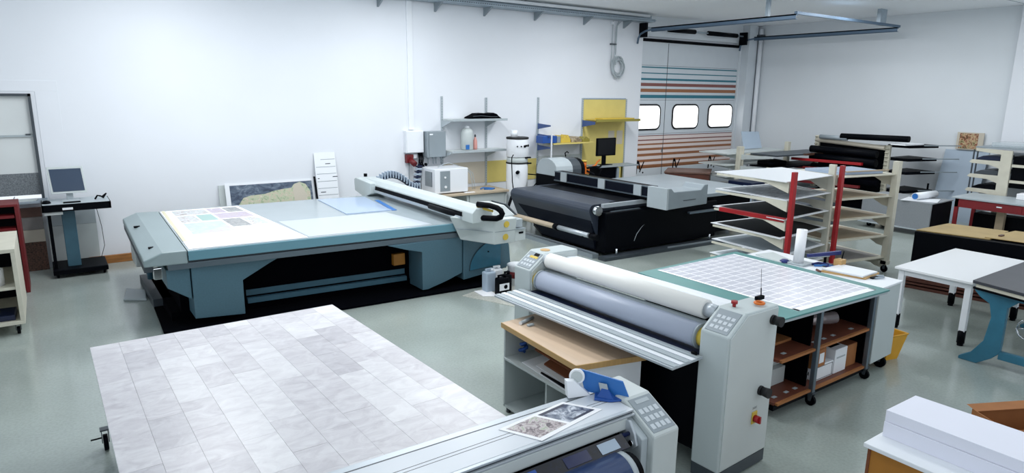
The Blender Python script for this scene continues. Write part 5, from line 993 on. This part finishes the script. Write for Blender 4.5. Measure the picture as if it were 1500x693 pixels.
# N1: cream rack near the corner
N1 = thing('storage_rack', 'cream cantilever rack near the corner right of the garage door', 'rack', (13.9, 9.5, 0))
MB('cream').box(13.02, 13.18, 9.40, 9.50, 0, 1.42).build('post', N1, bev=.006); MB('cream').box(14.9, 15.02, 9.4, 9.5, 0, 1.47).build('post', N1, bev=.006); MB('cream').box(13.1, 15.0, 9.36, 9.44, 0, .08).build('base_beam', N1)
MB('cream').box(13.18, 14.95, 9.3, 9.36, 1.18, 1.26).build('cross_beam', N1)
for k, z in enumerate((1.24, .98, .72, .45)):
    for x in (13.1, 14.95): MB('offwhite').prism([(9.5, z), (10.4, z), (10.4, z-.03), (9.6, z-.10), (9.5, z-.12)], x-.02, x+.02, 'x').prism([(9.4, z), (8.6, z), (8.6, z-.03), (9.3, z-.10), (9.4, z-.12)], x-.02, x+.02, 'x').build('arm', N1)
    lbs = ['topmost', 'second highest', 'third highest', 'lowest'][k]
    tag(MB('offwhite').box(12.7, 15.1, 9.5, 10.3, z+.002, z+.03).build('board_stack'), 'pale board at the wall side of the corner rack, '+lbs, 'board', 'pale boards on the corner rack')
    tag(MB(['darkgrey', 'black', 'warmgrey', 'grey'][k]).slab([(13.25, 8.6), (15.4, 8.5), (15.5, 9.27), (13.25, 9.28)], z+.002, z+.035).build('board_stack'), ['dark grey', 'black', 'warm grey', 'grey'][k]+' board on the corner rack, '+lbs+' on the near side', 'board', 'boards on the corner rack near side')
tag(MB('brownmottle').box(14.2, 15.35, 8.48, 8.55, 1.24, 1.285).build('dark_plank'), 'dark narrow plank at the front of the top corner rack boards', 'plank')
tag(MB('bluegrey').hexa([(13.95, 9.95, 1.29), (14.65, 9.95, 1.29), (14.65, 9.97, 1.29), (13.95, 9.97, 1.29)], [(14.05, 10.15, 1.70), (14.75, 10.15, 1.68), (14.75, 10.17, 1.68), (14.05, 10.17, 1.70)]).build('standing_sheet'), 'pale blue-grey sheet standing upright on the corner rack', 'sheet')
tag(MB('black').slab([(13.3, 8.8), (13.9, 8.75), (14.1, 9.2), (13.4, 9.2)], 1.02, 1.12).build('dark_bundle', bev=.03), 'black bundle on the second board of the corner rack', 'bundle')
# grey leaning panels between N1 and N2
def lean_r(name, lb, cat, y0, y1, zt, tilt, mt, x=XR, th=.015, z0=0.0):
    o = MB(mt).hexa([(x-tilt-th, y0, z0), (x-tilt, y0, z0), (x-tilt, y1, z0), (x-tilt-th, y1, z0)], [(x-th-.005, y0, zt), (x-.005, y0, zt), (x-.005, y1, zt), (x-th-.005, y1, zt)]).build(name)
    return tag(o, lb, cat)
lean_r('leaning_board', 'pale grey sheet leaning on the right wall left of the black roll rack', 'board', 8.75, 9.6, 1.0, .35, 'greypanel')
# N2: black roll rack
N2 = thing('roll_rack', 'tall rack with toothed posts and black material rolls by the right wall', 'rack', (15.0, 7.7, 0))
def tooth_post(x, y, h):
    p = MB('cream').box(x-.03, x+.03, y-.05, y+.05, 0, h).build('toothed_post', N2)
    g = MB('cream'); z = .35
    while z < h-.03:
        g.prism([(z, 0)]*0 or [(x-.03, z), (x-.10, z+.035), (x-.03, z+.045)], y-.03, y+.03, 'y'); z += .085
    g.build('tooth', p)['kind'] = 'stuff'
tooth_post(14.85, 8.62, 1.68); tooth_post(14.85, 7.0, 1.56); 
MB('black').box(14.9, 14.96, 7.0, 8.6, .1, 1.55).build('back_panel', N2); MB('darkgrey').box(14.8, 15.6, 6.95, 7.05, 0, .07).box(14.8, 15.6, 8.58, 8.66, 0, .07).build('base_foot', N2)
MB('lightpart').cyl((14.80, 8.60, 1.58), (14.80, 7.05, 1.50), .05, n=16).build('top_tube', N2)
for k, (y0, y1, z0, z1, r, mt, lb) in enumerate(((8.5, 7.85, 1.66, 1.655, .05, 'grey', 'grey roll on top at the left of the roll rack'), (8.0, 6.55, 1.70, 1.72, .065, 'black', 'thick black roll across the top of the roll rack'),
        (8.62, 7.1, 1.38, 1.36, .08, 'black', 'black roll just below the cream tube of the roll rack'), (8.6, 7.1, 1.20, 1.17, .09, 'black', 'second black roll from the top inside the roll rack'), (8.55, 7.0, .98, .95, .08, 'black', 'third black roll from the top inside the roll rack'), (8.5, 7.0, .75, .73, .08, 'black_flat', 'lowest black roll inside the roll rack'))):
    tag(MB(mt).cyl((14.60 if k > 1 else 14.72, y0, z0), (14.60 if k > 1 else 14.72, y1, z1), r, n=18).build('material_roll'), lb, 'roll', 'rolls on the toothed rack')
for k, (z, mt, lb) in enumerate(((1.12, 'red', 'bright red bar resting across the toothed posts'), (.94, 'darkred', 'dark red bar below the bright red one'), (.62, 'darkred', 'dark red bar low on the roll rack'), (.45, 'red', 'lowest red bar of the roll rack'))):
    tag(MB(mt).slab([(14.2, 8.85-.1*k), (14.28, 8.85-.1*k), (14.45, 7.3), (14.37, 7.3)], z, z+.055).build('red_bar', bev=.003), lb, 'bar', 'red bars on the roll rack')
for k, (z, y1, lb) in enumerate(((1.58, 6.35, 'topmost'), (1.30, 6.35, 'second'), (1.02, 6.35, 'third'), (.62, 6.35, 'fourth'))):
    x0 = 14.9
    tag(MB('black').slab([(x0, 7.05), (x0, y1+.25), (x0+.75, y1), (x0+.9, 7.0)], z-.06, z).build('black_sheet', bev=.004), 'black panel projecting right from the roll rack, '+lb+' from the top', 'panel', 'black panels on the roll rack')
    tag(MB('grey').slab([(15.2, y1+.1), (15.2, y1+.07), (15.85, y1-.35), (15.85, y1-.32)], z-.01, z+.01).build('rack_rod'), 'thin grey rod sticking out beyond the '+lb+' black panel', 'rod', 'rods on the roll rack')
tag(MB('white').slab([(14.7, 6.9), (14.7, 6.6), (15.3, 6.5), (15.4, 6.85)], 1.585, 1.61).build('white_board'), 'white board on the topmost black panel of the roll rack', 'board')
# under M: dark stuff row between racks
tag(MB('darkgrey').box(11.6, 12.9, 6.9, 7.6, .0, .55).build('dark_cabinet', bev=.01), 'dark low cabinet behind the drying racks', 'cabinet')
# right wall leaning pieces
lean_r('leaning_board', 'tall blue-grey board leaning on the right wall beside the painting', 'board', 5.55, 6.38, 1.48, .40, 'bluegrey')
pt = thing('painting', 'small colourful floral painting standing on top of the leaning blue-grey board', 'painting', (16.0, 6.0, 1.5)); MB('lightpart').box(16.04, 16.06, 5.68, 6.18, 1.50, 1.86).build('backing', pt); MB('painting').box(16.035, 16.04, 5.78, 6.13, 1.52, 1.84).build('canvas', pt)
tag(MB('black').box(15.6, 15.63, 6.42, 6.45, 0, .75).build('black_rod'), 'short black rod standing at the foot of the leaning blue-grey board', 'rod')
# Q: cream rack behind the red table
Q = thing('storage_rack', 'cream rack with dark folded sheets behind the red table', 'rack', (15.1, 4.9, 0))
MB('cream').prism([(4.78, 0), (5.0, 0), (4.98, .62), (4.98, 1.52), (5.40, 1.56), (5.42, 1.62), (4.80, 1.60)], 15.0, 15.05, 'x').build('post', Q, bev=.004)
for z in (1.34, 1.06, .78): MB('cream').prism([(4.9, z+.05), (5.46, z+.05), (5.50, z), (5.45, z-.02), (5.15, z-.03), (4.9, z-.12)], 15.004, 15.046, 'x').build('arm', Q, bev=.003)
for x, y in ((15.12, 5.48), (15.3, 5.48)): 
    MB('darkgrey').box(x-.008, x+.008, y-.012, y+.012, .60, 1.58).build('rear_upright', Q)
for k, (z, mt, lb) in enumerate(((1.39, 'navy', 'folded blue-black sheet on the upper arm of the cream rack behind the red table'), (1.11, 'darkgrey', 'folded dark grey sheet on the middle arm of the cream rack behind the red table'), (.83, 'black', 'folded black sheets on the lower arm of the cream rack behind the red table'))):
    tag(MB(mt).prism([(4.98, z), (5.38, z), (5.42, z+.02), (5.3, z+.08), (5.1, z+.10), (4.98, z+.09)], 15.06, 15.7, 'x').build('folded_sheet', bev=.01), lb, 'folded sheet')
tag(MB('grey').slab([(15.0, 5.42), (15.0, 3.9), (15.8, 3.9), (15.8, 5.42)], 1.625, 1.65).build('cover_board'), 'dark edged grey board across the top of the cream rack behind the red table', 'board')
tag(MB('clear').box(15.1, 15.7, 4.0, 5.2, 1.651, 1.74).build('plastic_tray', bev=.01), 'clear plastic tray on top of the cream rack behind the red table', 'tray')
tag(MB('darkred').box(15.2, 15.5, 4.3, 4.65, 1.66, 1.72).build('red_box', bev=.006), 'small red box in the clear plastic tray', 'box')
MB('black').box(15.05, 15.7, 4.0, 4.78, .9, 1.5).build('shelf_content', Q)
for z in (1.0, 1.3): MB('cream').box(15.0, 15.04, 3.9, 4.78, z, z+.05).build('cross_arm', Q)
tag(MB('paper').box(14.6, 14.85, 3.9, 4.5, .751, .86).build('paper_bundle', bev=.01), 'white paper bundle on the red table under the cream rack', 'paper')

bpy.context.view_layer.update()
